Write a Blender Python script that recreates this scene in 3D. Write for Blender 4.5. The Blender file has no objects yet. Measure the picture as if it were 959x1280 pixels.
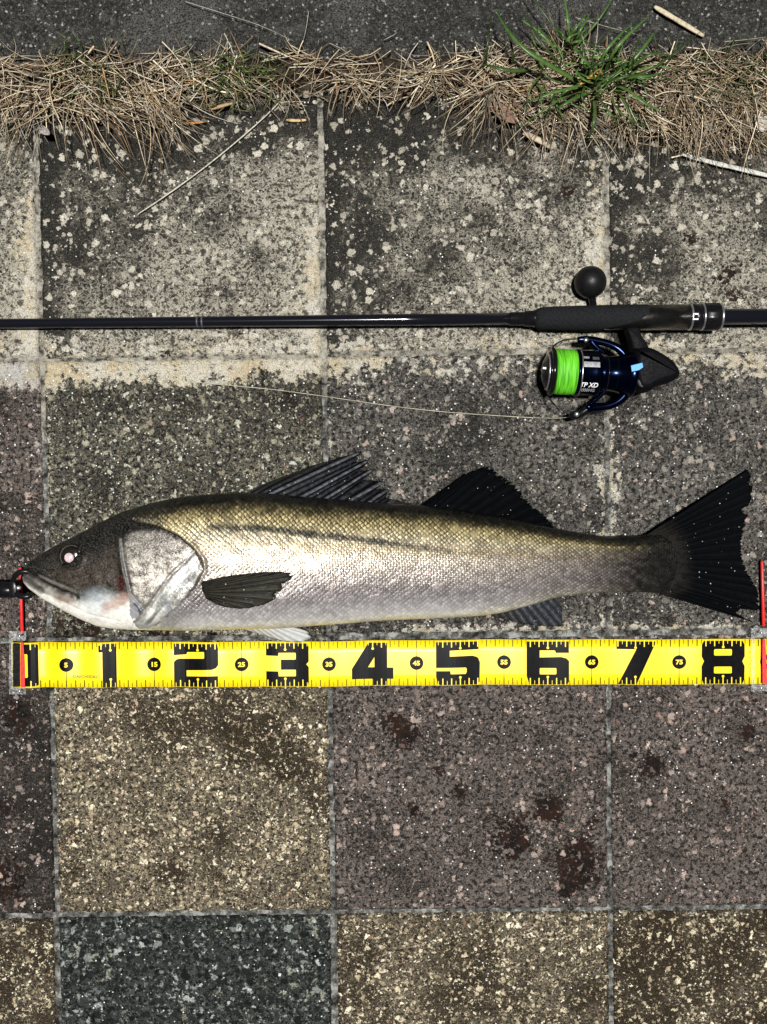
import bpy, math, random
import numpy as np
from mathutils import Vector, Matrix, Euler

random.seed(7)
rng = np.random.default_rng(7)
scene = bpy.context.scene
col = scene.collection
R = math.radians

# ------------------------------------------------------------------ camera
W, H = 959.0, 1280.0                       # photograph's pixel grid
FOVV = 58.0
F = (H / 2) / math.tan(R(FOVV / 2))
CH = 1.0494                                # lens height above the paving
cam_rot = Matrix.Rotation(R(-2.08), 3, 'X') @ Matrix.Rotation(R(0.195), 3, 'Y') @ Matrix.Rotation(R(-0.78), 3, 'Z')
cam_data = bpy.data.cameras.new('camera')
cam_data.sensor_fit = 'VERTICAL'
cam_data.angle = R(FOVV)
cam_data.sensor_height = 24.0
cam_data.lens = 12.0 / math.tan(R(FOVV / 2))
cam_data.clip_start = 0.02
cam_data.clip_end = 500.0
cam = bpy.data.objects.new('camera', cam_data)
col.objects.link(cam)
cam.matrix_world = Matrix.Translation((0, 0, CH)) @ cam_rot.to_4x4()
scene.camera = cam

# ------------------------------------------------------------------ light
SUN_DIR = Vector((0.02, 0.01, 1.0)).normalized()     # towards the light: right behind the phone
world = bpy.data.worlds.new('World')
scene.world = world
world.use_nodes = True
wn = world.node_tree
wn.nodes.clear()
sky = wn.nodes.new('ShaderNodeTexSky')
sky.sky_type = 'NISHITA'
sky.sun_disc = False
sky.sun_elevation = math.asin(SUN_DIR.z)
sky.sun_rotation = math.atan2(SUN_DIR.x, SUN_DIR.y)
wbg = wn.nodes.new('ShaderNodeBackground')
wbg.inputs['Strength'].default_value = 0.006
wout = wn.nodes.new('ShaderNodeOutputWorld')
wn.links.new(sky.outputs[0], wbg.inputs[0])
wn.links.new(wbg.outputs[0], wout.inputs[0])

sun_data = bpy.data.lights.new('sun', 'SUN')
sun_data.energy = 4.5
sun_data.angle = R(5.0)
sun_data.color = (1.0, 0.985, 0.96)
sun = bpy.data.objects.new('sun', sun_data)
col.objects.link(sun)
sun.rotation_euler = SUN_DIR.to_track_quat('Z', 'Y').to_euler()
sun.location = (0, 0, 3)

scene.view_settings.view_transform = 'Standard'
scene.view_settings.look = 'None'
scene.view_settings.gamma = 1.0
scene.view_settings.exposure = 0.42
scene.view_settings.use_curve_mapping = False

# ------------------------------------------------------------------ helpers
RM = np.array(cam_rot)

def P(px, py, z=0.0):
    """photo pixel -> world point on the level plane at height z"""
    d = RM @ np.array([(px - W / 2) / F, (H / 2 - py) / F, -1.0])
    t = (CH - z) / -d[2]
    return Vector((d[0] * t, d[1] * t, z))

def Pa(px, py, z):
    px = np.asarray(px, float); py = np.asarray(py, float); z = np.asarray(z, float) + 0 * px
    d = np.stack([(px - W / 2) / F, (H / 2 - py) / F, -np.ones_like(px)], -1) @ RM.T
    t = (CH - z) / -d[..., 2]
    return np.stack([d[..., 0] * t, d[..., 1] * t, z], -1)

def proj(v):
    """world points (N,3) -> photo pixels"""
    c = (np.asarray(v) - np.array([0, 0, CH])) @ RM
    return c[..., 0] / -c[..., 2] * F + W / 2, H / 2 - c[..., 1] / -c[..., 2] * F

MPP = CH / F          # metres per photo pixel on the ground

def hash2(ix, iy, s):
    h = (ix.astype(np.int64) * 374761393 + iy.astype(np.int64) * 668265263 + s * 974711) & 0x7fffffff
    h = ((h ^ (h >> 13)) * 1274126177) & 0x7fffffff
    return ((h ^ (h >> 16)) & 0xffff) / 65535.0

def vnoise(x, y, s=0):
    x = np.asarray(x, float); y = np.asarray(y, float)
    ix = np.floor(x); iy = np.floor(y)
    fx = x - ix; fy = y - iy
    fx = fx * fx * (3 - 2 * fx); fy = fy * fy * (3 - 2 * fy)
    a = hash2(ix, iy, s); b = hash2(ix + 1, iy, s); c = hash2(ix, iy + 1, s); d = hash2(ix + 1, iy + 1, s)
    return (a * (1 - fx) + b * fx) * (1 - fy) + (c * (1 - fx) + d * fx) * fy

def fbm(x, y, s=0, o=3):
    v = 0; a = 0.5; t = 0
    for k in range(o):
        v = v + a * vnoise(x, y, s + k * 17); t += a
        x = x * 2.03; y = y * 2.03; a *= 0.5
    return v / t

def sstep(a, b, x):
    t = np.clip((x - a) / (b - a), 0, 1)
    return t * t * (3 - 2 * t)

def polydist(px, py, pts):
    d = np.full(np.shape(px), 1e9)
    for (x0, y0), (x1, y1) in zip(pts[:-1], pts[1:]):
        dx, dy = x1 - x0, y1 - y0
        t = np.clip(((px - x0) * dx + (py - y0) * dy) / (dx * dx + dy * dy + 1e-9), 0, 1)
        d = np.minimum(d, np.hypot(px - x0 - t * dx, py - y0 - t * dy))
    return d

def inpoly(px, py, pts):
    r = np.zeros(np.shape(px), bool)
    n = len(pts)
    for i in range(n):
        x0, y0 = pts[i]; x1, y1 = pts[(i + 1) % n]
        c = ((y0 > py) != (y1 > py)) & (px < (x1 - x0) * (py - y0) / (y1 - y0 + 1e-12) + x0)
        r ^= c
    return r

WORLD = {}

def place(o, parent, loc):
    loc = Vector(loc)
    WORLD[o.name] = loc
    if parent is not None:
        o.parent = parent
        o.location = loc - WORLD[parent.name]
    else:
        o.location = loc

def thing(name, label, cat, loc, group=None):
    o = bpy.data.objects.new(name, None)
    o.empty_display_size = 0.02
    col.objects.link(o)
    place(o, None, loc)
    o['label'] = label; o['category'] = cat
    if group: o['group'] = group
    return o

def tag(o, label=None, cat=None, group=None, kind=None):
    if label: o['label'] = label
    if cat: o['category'] = cat
    if group: o['group'] = group
    if kind: o['kind'] = kind
    return o

def build(name, parts, mats, parent=None, smooth=True, origin=None, base=False):
    """parts: list of (verts, faces[, material index]) in world coordinates -> ONE mesh object"""
    V = []; Fc = []; mi = []
    n = 0
    for p in parts:
        v = np.asarray([tuple(q) for q in p[0]], float) if not isinstance(p[0], np.ndarray) else p[0]
        V.append(v)
        for f in p[1]:
            Fc.append([i + n for i in f]); mi.append(p[2] if len(p) > 2 else 0)
        n += len(v)
    V = np.concatenate(V)
    if origin is None:
        lo, hi = V.min(0), V.max(0)
        origin = (lo + hi) / 2
        if base: origin[2] = lo[2]
    origin = np.asarray(origin, float)
    me = bpy.data.meshes.new(name)
    me.from_pydata((V - origin).tolist(), [], Fc)
    if not isinstance(mats, (list, tuple)): mats = [mats]
    for m in mats: me.materials.append(m)
    me.polygons.foreach_set('material_index', mi)
    me.polygons.foreach_set('use_smooth', [smooth] * len(me.polygons))
    me.update()
    o = bpy.data.objects.new(name, me)
    col.objects.link(o)
    place(o, parent, origin)
    return o

def set_attr(o, name, arr, typ='FLOAT'):
    a = o.data.attributes.new(name, typ, 'POINT')
    arr = np.asarray(arr, np.float32)
    a.data.foreach_set('color' if typ == 'FLOAT_COLOR' else ('vector' if typ.endswith('VECTOR') else 'value'), arr.ravel())

def tube(pts, rad, n=12, cap=True, flat=1.0):
    pts = [Vector(p) for p in pts]
    if not hasattr(rad, '__len__'): rad = [rad] * len(pts)
    V = []; Fc = []
    up = Vector((0, 0, 1))
    for i, p in enumerate(pts):
        t = (pts[min(i + 1, len(pts) - 1)] - pts[max(i - 1, 0)])
        t = t.normalized() if t.length > 1e-9 else Vector((1, 0, 0))
        s = t.cross(up)
        if s.length < 1e-4: s = t.cross(Vector((0, 1, 0)))
        s.normalize(); u = s.cross(t).normalized()
        for k in range(n):
            a = 2 * math.pi * k / n
            V.append(p + s * (math.cos(a) * rad[i]) + u * (math.sin(a) * rad[i] * flat))
    for i in range(len(pts) - 1):
        for k in range(n):
            k2 = (k + 1) % n
            Fc.append([i * n + k, i * n + k2, (i + 1) * n + k2, (i + 1) * n + k])
    if cap:
        Fc.append(list(range(n))[::-1]); Fc.append([(len(pts) - 1) * n + k for k in range(n)])
    return V, Fc

def lathe(p0, ax, prof, n=40, cap=True):
    """prof: (distance along axis, radius)"""
    ax = Vector(ax).normalized()
    return tube2([Vector(p0) + ax * d for d, r in prof], [r for d, r in prof], ax, n, cap)

def tube2(pts, rad, ax, n, cap):
    s = ax.cross(Vector((0, 0, 1))).normalized(); u = s.cross(ax).normalized()
    V = []; Fc = []
    for p, r in zip(pts, rad):
        for k in range(n):
            a = 2 * math.pi * k / n
            V.append(p + s * (math.cos(a) * r) + u * (math.sin(a) * r))
    for i in range(len(pts) - 1):
        for k in range(n):
            k2 = (k + 1) % n
            Fc.append([i * n + k, i * n + k2, (i + 1) * n + k2, (i + 1) * n + k])
    if cap:
        Fc.append(list(range(n))[::-1]); Fc.append([(len(pts) - 1) * n + k for k in range(n)])
    return V, Fc

def smooth_poly(pts, n=None, closed=False, it=2):
    for _ in range(it):
        q = []
        m = len(pts)
        rngi = range(m) if closed else range(m - 1)
        if not closed: q.append(pts[0])
        for i in rngi:
            a = np.array(pts[i], float); b = np.array(pts[(i + 1) % m], float)
            q.append(tuple(a * .75 + b * .25)); q.append(tuple(a * .25 + b * .75))
        if not closed: q.append(pts[-1])
        pts = q
    return pts

def pillow(outline_px, zc, half, inset=0.35, steps=6, flat_below=False):
    """rounded solid from a pixel outline at height zc"""
    pts = np.array([tuple(P(x, y, zc)) for x, y in outline_px])
    c = pts.mean(0)
    n = len(pts)
    # inward normals
    d = np.roll(pts, -1, 0) - np.roll(pts, 1, 0)
    nr = np.stack([-d[:, 1], d[:, 0]], 1); nr /= np.linalg.norm(nr, axis=1)[:, None] + 1e-9
    if ((c[:2] - pts[:, :2]) * nr).sum() < 0: nr = -nr
    size = np.sqrt(np.ptp(pts[:, 0]) * np.ptp(pts[:, 1]))
    V = []; Fc = []
    rows = []
    for k in range(2 * steps + 1):
        a = math.pi * (k / (2 * steps)) - math.pi / 2
        off = (1 - math.cos(a)) * inset * size * 0.3
        z = zc + math.sin(a) * half
        ring = pts.copy(); ring[:, :2] += nr * off; ring[:, 2] = z
        V += [tuple(r) for r in ring]
    m = 2 * steps + 1
    for k in range(m - 1):
        for i in range(n):
            j = (i + 1) % n
            Fc.append([k * n + i, k * n + j, (k + 1) * n + j, (k + 1) * n + i])
    Fc.append(list(range(n))[::-1]); Fc.append([(m - 1) * n + i for i in range(n)])
    return V, Fc

def boxw(c, sx, sy, sz, rz=0.0):
    c = Vector(c); V = []
    for dz in (-.5, .5):
        for dx, dy in ((-.5, -.5), (.5, -.5), (.5, .5), (-.5, .5)):
            x = dx * sx; y = dy * sy
            V.append((c.x + x * math.cos(rz) - y * math.sin(rz), c.y + x * math.sin(rz) + y * math.cos(rz), c.z + dz * sz))
    return V, [[3, 2, 1, 0], [4, 5, 6, 7], [0, 1, 5, 4], [1, 2, 6, 5], [2, 3, 7, 6], [3, 0, 4, 7]]

# ------------------------------------------------------------------ node helpers
class NT:
    def __init__(s, name):
        s.m = bpy.data.materials.new(name); s.m.use_nodes = True
        s.t = s.m.node_tree; s.t.nodes.clear()
        s.out = s.t.nodes.new('ShaderNodeOutputMaterial')
        s.b = s.t.nodes.new('ShaderNodeBsdfPrincipled')
        s.t.links.new(s.b.outputs[0], s.out.inputs[0])
    def n(s, typ, **kw):
        o = s.t.nodes.new(typ)
        for k, v in kw.items(): setattr(o, k, v)
        return o
    def l(s, a, b):
        if hasattr(a, 'default_value') or hasattr(a, 'is_output'): s.t.links.new(a, b)
    def put(s, sock, v):
        if isinstance(v, bpy.types.NodeSocket): s.t.links.new(v, sock)
        elif isinstance(v, (tuple, list)) and len(v) == 3 and sock.type == 'RGBA': sock.default_value = (*v, 1)
        else: sock.default_value = v
    def math(s, op, a, b=0.0, c=None, clamp=False):
        o = s.n('ShaderNodeMath', operation=op); o.use_clamp = clamp
        s.put(o.inputs[0], a); s.put(o.inputs[1], b)
        if c is not None: s.put(o.inputs[2], c)
        return o.outputs[0]
    def mix(s, f, a, b, mode='MIX'):
        o = s.n('ShaderNodeMix', data_type='RGBA', blend_type=mode)
        s.put(o.inputs[0], f); s.put(o.inputs[6], a); s.put(o.inputs[7], b)
        return o.outputs[2]
    def ss(s, x, a, b, lo=0.0, hi=1.0):
        o = s.n('ShaderNodeMapRange', interpolation_type='SMOOTHSTEP')
        s.put(o.inputs[0], x); s.put(o.inputs[1], a); s.put(o.inputs[2], b); s.put(o.inputs[3], lo); s.put(o.inputs[4], hi)
        return o.outputs[0]
    def noise(s, vec, scale, detail=3.0, rough=0.55):
        o = s.n('ShaderNodeTexNoise'); s.put(o.inputs['Vector'], vec)
        o.inputs['Scale'].default_value = scale; o.inputs['Detail'].default_value = detail; o.inputs['Roughness'].default_value = rough
        return o.outputs
    def vor(s, vec, scale, feat='F1', rnd=1.0):
        o = s.n('ShaderNodeTexVoronoi', feature=feat); s.put(o.inputs['Vector'], vec)
        o.inputs['Scale'].default_value = scale; o.inputs['Randomness'].default_value = rnd
        return o.outputs
    def ramp(s, f, stops, interp='LINEAR'):
        o = s.n('ShaderNodeValToRGB'); o.color_ramp.interpolation = interp
        e = o.color_ramp.elements
        while len(e) < len(stops): e.new(0.5)
        for q, (p, c) in zip(e, stops): q.position = p; q.color = (*c, 1)
        s.put(o.inputs[0], f)
        return o.outputs[0]
    def attr(s, name):
        return s.n('ShaderNodeAttribute', attribute_name=name).outputs
    def pos(s):
        return s.n('ShaderNodeNewGeometry').outputs['Position']
    def bump(s, h, strength=0.5, dist=0.001):
        o = s.n('ShaderNodeBump'); o.inputs['Strength'].default_value = strength; o.inputs['Distance'].default_value = dist
        s.put(o.inputs['Height'], h); s.t.links.new(o.outputs[0], s.b.inputs['Normal'])
    def set(s, **kw):
        names = dict(color='Base Color', rough='Roughness', metal='Metallic', spec='Specular IOR Level', coat='Coat Weight', coatr='Coat Roughness', trans='Transmission Weight', ior='IOR', alpha='Alpha', sss='Subsurface Weight')
        for k, v in kw.items(): s.put(s.b.inputs[names[k]], v)
        return s

def plain(name, color, rough=0.5, metal=0.0, var=0.15, scale=120, bump=0.0, spec=0.35, coat=0.0):
    t = NT(name)
    nz = t.noise(t.pos(), scale, 4)
    f = t.ss(nz[0], .3, .7, 1 - var, 1 + var)
    c = t.n('ShaderNodeMix', data_type='RGBA', blend_type='MULTIPLY')
    c.inputs[0].default_value = 1; c.inputs[6].default_value = (*color, 1)
    t.l(f, c.inputs[7])
    t.set(color=c.outputs[2], metal=metal, spec=spec, coat=coat)
    t.put(t.b.inputs['Roughness'], t.ss(t.noise(t.pos(), scale * 2.3, 3)[0], .3, .7, rough * .85, min(1, rough * 1.2)))
    if bump: t.bump(t.noise(t.pos(), scale * 6, 3)[0], bump, .0006)
    return t.m

# ------------------------------------------------------------------ paving materials
def tile_mat(name, coarse, fine, matrix, s1=150, s2=330, cover=0.6, white=0.985, grime_falloff_keep=0.5, limec=(.50, .47, .40), grime_falloffc=(.016, .015, .013), fleck=150, rmin=.28, rmax=.62, gamma=1.2, gain=1.42):
    t = NT(name)
    p = t.pos()
    ds = t.noise(p, 170, 4)[1]
    v = t.n('ShaderNodeVectorMath', operation='MULTIPLY_ADD')
    t.l(ds, v.inputs[0]); v.inputs[1].default_value = (.0120, .0120, .0120); t.l(p, v.inputs[2])
    q = v.outputs[0]
    big = t.noise(p, 16, 4, .6)[0]                       # wear that changes over the tile
    def layer(scale, cov, colors, off):
        vo = t.n('ShaderNodeVectorMath', operation='ADD'); t.l(q, vo.inputs[0]); vo.inputs[1].default_value = (off, off * 1.7, 0)
        vv = t.vor(vo.outputs[0], scale)
        sp = t.n('ShaderNodeSeparateColor'); t.l(vv['Color'], sp.inputs[0])
        rad = t.ss(t.math('ADD', sp.outputs[0], t.math('MULTIPLY', t.math('SUBTRACT', big, .5), .8)), 1 - cov, 1.25 - cov * .5, 0, 1)
        rad = t.math('MULTIPLY', rad, t.math('ADD', rmin, t.math('MULTIPLY', sp.outputs[2], rmax - rmin)))
        m = t.ss(t.math('SUBTRACT', rad, vv['Distance']), -.03, .07)
        dome = t.ss(t.math('SUBTRACT', rad, vv['Distance']), 0, .35)
        return m, t.ramp(sp.outputs[1], colors), sp.outputs[2], dome
    m1, cc, k1, d1 = layer(s1, cover, coarse, 0)
    mb, cb_, kb, db = layer(s1 * 1.55, min(.98, cover * 1.15), coarse, .37)
    m2, fc, k2, d2 = layer(s2, .95, fine, .71)
    n1 = t.noise(p, 1100, 3, .6)[0]
    nf = t.noise(p, fleck, 6, .68)[0]
    n2 = t.noise(p, 48, 5, .65)[0]
    base = t.mix(t.ss(nf, .42, .57), tuple(x * .22 for x in matrix), tuple(x * 1.3 for x in matrix))
    base = t.mix(t.math('MULTIPLY', m2, t.ss(nf, .36, .50, .25, .9)), base, fc)
    base = t.mix(t.math('MULTIPLY', mb, .9), base, cb_)
    base = t.mix(m1, base, cc)
    stone = t.math('MAXIMUM', m1, t.math('MULTIPLY', mb, .8))
    # algae and dirt that sits between the stones, plus light falloff painted on outer tiles
    gr = t.attr('grime')['Fac']
    gn = t.math('ADD', t.math('MULTIPLY', t.math('SUBTRACT', nf, .5), 3.2), t.math('MULTIPLY', t.math('SUBTRACT', n2, .5), .5))
    g = t.ss(t.math('ADD', gr, gn), .43, .57)
    keep = t.math('MULTIPLY', stone, t.ss(t.math('SUBTRACT', k1, t.math('MULTIPLY', gr, .55)), .30 - grime_falloff_keep * .6, .42 - grime_falloff_keep * .6))
    g = t.math('MULTIPLY', g, t.math('SUBTRACT', 1.0, keep))
    base = t.mix(t.math('MULTIPLY', g, .95), base, t.ramp(n1, [(.38, tuple(x * .45 for x in grime_falloffc)), (.52, grime_falloffc), (.60, tuple(x * 2.6 for x in grime_falloffc)), (.68, tuple(x * 6 for x in grime_falloffc))]))
    # lime crust
    li = t.attr('lime')['Fac']
    n3 = t.noise(p, 105, 7, .72)[0]
    L = t.ss(t.math('ADD', li, t.math('MULTIPLY', t.math('SUBTRACT', n3, .5), 2.2)), .44, .60)
    lc = t.mix(t.ss(t.noise(p, 28, 4)[0], .42, .62), limec, tuple(x * y for x, y in zip(limec, (.94, .84, .64))))
    lc = t.mix(t.ss(nf, .30, .52, .75, 0.0), lc, tuple(x * .40 for x in limec))
    base = t.mix(t.math('MULTIPLY', L, .92), base, lc)
    # fine tonal break-up of the grains
    base = t.mix(1.0, base, t.ramp(n1, [(.36, (.28, .28, .28)), (.47, (.80, .80, .80)), (.56, (1.0, 1.0, 1.0))]), 'MULTIPLY')
    gm = t.n('ShaderNodeGamma'); t.l(base, gm.inputs[0]); gm.inputs[1].default_value = gamma
    hs = t.n('ShaderNodeHueSaturation'); t.l(gm.outputs[0], hs.inputs['Color']); hs.inputs['Saturation'].default_value = .80; hs.inputs['Value'].default_value = gain
    base = hs.outputs[0]
    # quartz specks, also serving as painted glints on the stones
    c3 = t.vor(p, 480)
    sep3 = t.n('ShaderNodeSeparateColor'); t.l(c3['Color'], sep3.inputs[0])
    wsp = t.math('MULTIPLY', t.ss(sep3.outputs[0], white, white + .004), t.ss(c3['Distance'], .5, .3))
    base = t.mix(wsp, base, (.72, .72, .69))
    # spilt blood and slime, darkest between the stones
    st = t.attr('stain')['Fac']
    S = t.ss(t.math('ADD', st, t.math('MULTIPLY', t.math('SUBTRACT', t.noise(p, 175, 6, .7)[0], .5), 3.6)), .47, .60)
    sk = t.math('MULTIPLY', stone, t.ss(k1, .50, .58))
    S2 = t.math('MULTIPLY', S, t.math('SUBTRACT', .95, t.math('MULTIPLY', sk, .8)))
    base = t.mix(S2, base, t.mix(t.ss(n2, .4, .6), (.004, .0035, .003), (.018, .0075, .005)))
    t.set(color=base, spec=.05)
    t.put(t.b.inputs['Roughness'], t.math('SUBTRACT', t.ss(n1, .3, .7, .55, .9), t.math('MULTIPLY', S, .15)))
    h = t.math('ADD', t.math('ADD', t.math('MULTIPLY', d1, .9), t.math('MULTIPLY', db, .5)), t.math('ADD', t.math('MULTIPLY', d2, .3), t.math('ADD', t.math('MULTIPLY', n1, .4), t.math('MULTIPLY', nf, .8))))
    t.bump(h, .8, .0018)
    return t.m

OCH_C = [(0, (.21, .17, .10)), (.35, (.34, .28, .17)), (.7, (.46, .39, .25)), (.92, (.68, .62, .46)), (1, (.26, .12, .06))]
OCH_F = [(0, (.07, .058, .035)), (.5, (.22, .17, .09)), (1, (.42, .35, .20))]
PUR_C = [(0, (.12, .094, .084)), (.4, (.20, .165, .15)), (.75, (.31, .265, .245)), (.93, (.42, .33, .29)), (1, (.17, .09, .07))]
PUR_F = [(0, (.035, .029, .027)), (.5, (.13, .108, .10)), (1, (.27, .235, .22))]
GRY_C = [(0, (.13, .12, .10)), (.4, (.20, .185, .155)), (.75, (.27, .25, .21)), (.93, (.34, .25, .20)), (1, (.40, .37, .33))]
GRY_F = [(0, (.05, .047, .042)), (.5, (.14, .13, .11)), (1, (.26, .245, .21))]
CRM_C = [(0, (.27, .25, .195)), (.5, (.36, .33, .265)), (1, (.46, .43, .35))]
CRM_F = [(0, (.12, .11, .09)), (.5, (.27, .25, .20)), (1, (.38, .35, .28))]
BLK_C = [(0, (.014, .016, .015)), (.5, (.028, .031, .029)), (.84, (.055, .059, .055)), (.95, (.24, .265, .245)), (1, (.46, .49, .46))]
BLK_F = [(0, (.012, .013, .013)), (.6, (.045, .050, .047)), (.85, (.14, .16, .145)), (1, (.30, .33, .30))]
M_TILE = {
    'cream': tile_mat('cream_pebble_paving', CRM_C, CRM_F, (.26, .24, .19), 105, 300, .55, .990, .62, (.42, .395, .33), fleck=165, rmin=.26, rmax=.60, gain=1.55),
    'ochre': tile_mat('ochre_aggregate_paving', OCH_C, OCH_F, (.115, .096, .066), 178, 420, .66, .990, .45, (.42, .40, .34), grime_falloffc=(.020, .014, .007), fleck=210, gain=1.75),
    'olive': tile_mat('olive_aggregate_paving', [(a, (c[0] * .74, c[1] * .83, c[2] * .95)) for a, c in OCH_C], [(a, (c[0] * .8, c[1] * .9, c[2])) for a, c in OCH_F], (.085, .080, .066), 150, 400, .58, .985, .5, (.44, .41, .33), fleck=200, gain=1.55),
    'purple': tile_mat('purple_aggregate_paving', [(a, (c[0] * 1.02, c[1] * .97, c[2] * .90)) for a, c in PUR_C], [(a, (c[0] * 1.02, c[1] * .97, c[2] * .90)) for a, c in PUR_F], (.112, .094, .082), 152, 380, .55, .986, .45, (.40, .385, .35), fleck=190),
    'grey': tile_mat('grey_aggregate_paving', GRY_C, GRY_F, (.095, .089, .079), 130, 360, .58, .984, .45, (.42, .40, .34), fleck=180, gain=1.55),
    'black': tile_mat('black_aggregate_paving', BLK_C, BLK_F, (.050, .056, .052), 125, 330, .80, .990, .6, (.32, .345, .325), fleck=230, rmin=.4, rmax=.72),
}

def mortar_mat():
    t = NT('joint_mortar'); p = t.pos()
    n1 = t.noise(p, 75, 8, .75)[0]; n2 = t.noise(p, 900, 4, .6)[0]
    c = t.ramp(n1, [(.41, (.012, .012, .011)), (.46, (.06, .059, .053)), (.53, (.12, .12, .11)), (.60, (.30, .30, .28))])
    c2 = t.ramp(n1, [(.40, (.025, .023, .02)), (.47, (.17, .158, .13)), (.58, (.37, .35, .29))])
    c = t.mix(t.attr('cream')['Fac'], c, c2)
    c = t.mix(1.0, c, t.ramp(n2, [(.3, (.5, .5, .5)), (.5, (1, 1, 1))]), 'MULTIPLY')
    t.set(color=c, rough=.9, spec=.15); t.bump(t.math('ADD', n1, n2), .8, .002)
    return t.m
M_MORTAR = mortar_mat()

def asphalt_mat():
    t = NT('asphalt'); p = t.pos()
    c1 = t.vor(p, 420); e1 = t.vor(p, 420, 'DISTANCE_TO_EDGE')
    sp = t.n('ShaderNodeSeparateColor'); t.l(c1['Color'], sp.inputs[0])
    n1 = t.noise(p, 45, 5, .65)[0]; n2 = t.noise(p, 700, 3)[0]
    c = t.ramp(sp.outputs[0], [(0, (.022, .022, .020)), (.6, (.05, .05, .046)), (.93, (.09, .088, .08)), (.97, (.22, .215, .20)), (1, (.38, .37, .35))])
    c = t.mix(t.ss(e1[0], .12, .03, 0, .8), c, (.016, .016, .015))
    c = t.mix(t.ss(n1, .52, .64, 0, .35), c, (.10, .097, .086))
    c = t.mix(t.math('MULTIPLY', t.ss(t.noise(p, 7, 3)[0], .50, .60), t.ss(n2, .44, .56, .1, .6)), c, (.10, .097, .088))
    c = t.mix(1.0, c, t.ramp(n2, [(.4, (.35, .35, .35)), (.55, (1, 1, 1))]), 'MULTIPLY')
    t.set(color=c, rough=.85, spec=.06); t.bump(t.math('ADD', e1[0], t.math('MULTIPLY', n2, .5)), .8, .002)
    return t.m
M_ASPH = asphalt_mat()

def soil_mat():
    t = NT('soil'); p = t.pos()
    n1 = t.noise(p, 90, 5, .7)[0]; n2 = t.noise(p, 500, 4, .7)[0]
    c = t.ramp(n1, [(.3, (.012, .009, .006)), (.5, (.040, .029, .019)), (.7, (.11, .08, .05))])
    c = t.mix(1.0, c, t.ramp(n2, [(.3, (.4, .4, .4)), (.6, (1.15, 1.15, 1.15))]), 'MULTIPLY')
    t.set(color=c, rough=.95, spec=.2); t.bump(t.math('ADD', n1, n2), 1.0, .004)
    return t.m
M_SOIL = soil_mat()

# ------------------------------------------------------------------ setting
g = build('ground', [([(-150, -150, -.05), (150, -150, -.05), (150, 150, -.05), (-150, 150, -.05)], [[0, 1, 2, 3]])], M_SOIL, None, False)
tag(g, kind='structure')

PITCH = 0.31982
VX0 = -0.36961 * CH
HY0 = 0.43783 * CH
GAP = 0.0029
ROW0_TOP = HY0 + 0.004
KERB_Y = P(480, 73).y

bed_y0 = HY0 - 6 * PITCH
bed_x0 = VX0 - 3 * PITCH; bed_x1 = VX0 + 5 * PITCH
def bed():
    xs = np.linspace(bed_x0, bed_x1, 320); ys = np.linspace(bed_y0, HY0 + .002, 240)
    X, Y = np.meshgrid(xs, ys)
    Z = -.0022 + (fbm(X * 90, Y * 90, 5) - .5) * .002
    V = np.stack([X, Y, Z], -1).reshape(-1, 3)
    n = len(xs)
    Fc = [[j * n + i, j * n + i + 1, (j + 1) * n + i + 1, (j + 1) * n + i] for j in range(len(ys) - 1) for i in range(n - 1)]
    o = build('pavement', [(V, Fc)], M_MORTAR, None, True, origin=(0, 0, 0))
    bx, by_ = proj(V)
    set_attr(o, 'cream', sstep(560, 470, by_ + (fbm(bx / 60, by_ / 60, 77) - .5) * 120) * .9)
    return tag(o, kind='structure')
pavement = bed()

STAINS = [(505, 915, 25, 1), (492, 898, 14, 1), (640, 1045, 31, 1), (685, 1010, 19, 1), (722, 1078, 36, 1), (708, 1108, 19, 1), (520, 1012, 14, .9), (575, 990, 13, .9), (548, 962, 11, .8),
          (815, 955, 17, .95), (793, 942, 9, .8), (937, 915, 15, .9), (905, 1003, 10, .8), (740, 1030, 12, .7), (20, 890, 26, .75), (10, 1100, 34, .75), (5, 1010, 16, .6),
          (620, 228, 11, .9), (710, 240, 10, .9), (862, 297, 9, .9), (906, 345, 17, .85), (918, 368, 14, .8), (208, 443, 7, .9), (330, 466, 8, .8), (362, 494, 8, .8), (925, 325, 9, .7),
          (118, 775, 26, .8), (85, 790, 18, .8), (200, 790, 22, .6), (270, 797, 15, .7)]
GRIMES = [(335, 925, 80, .60), (215, 905, 55, .50), (160, 880, 45, .45), (395, 1000, 30, .5), (270, 1050, 42, .55), (215, 1090, 22, .6), (375, 960, 40, .55), (90, 1090, 26, .5), (180, 1040, 25, .4), (300, 880, 70, .5)]

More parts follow.
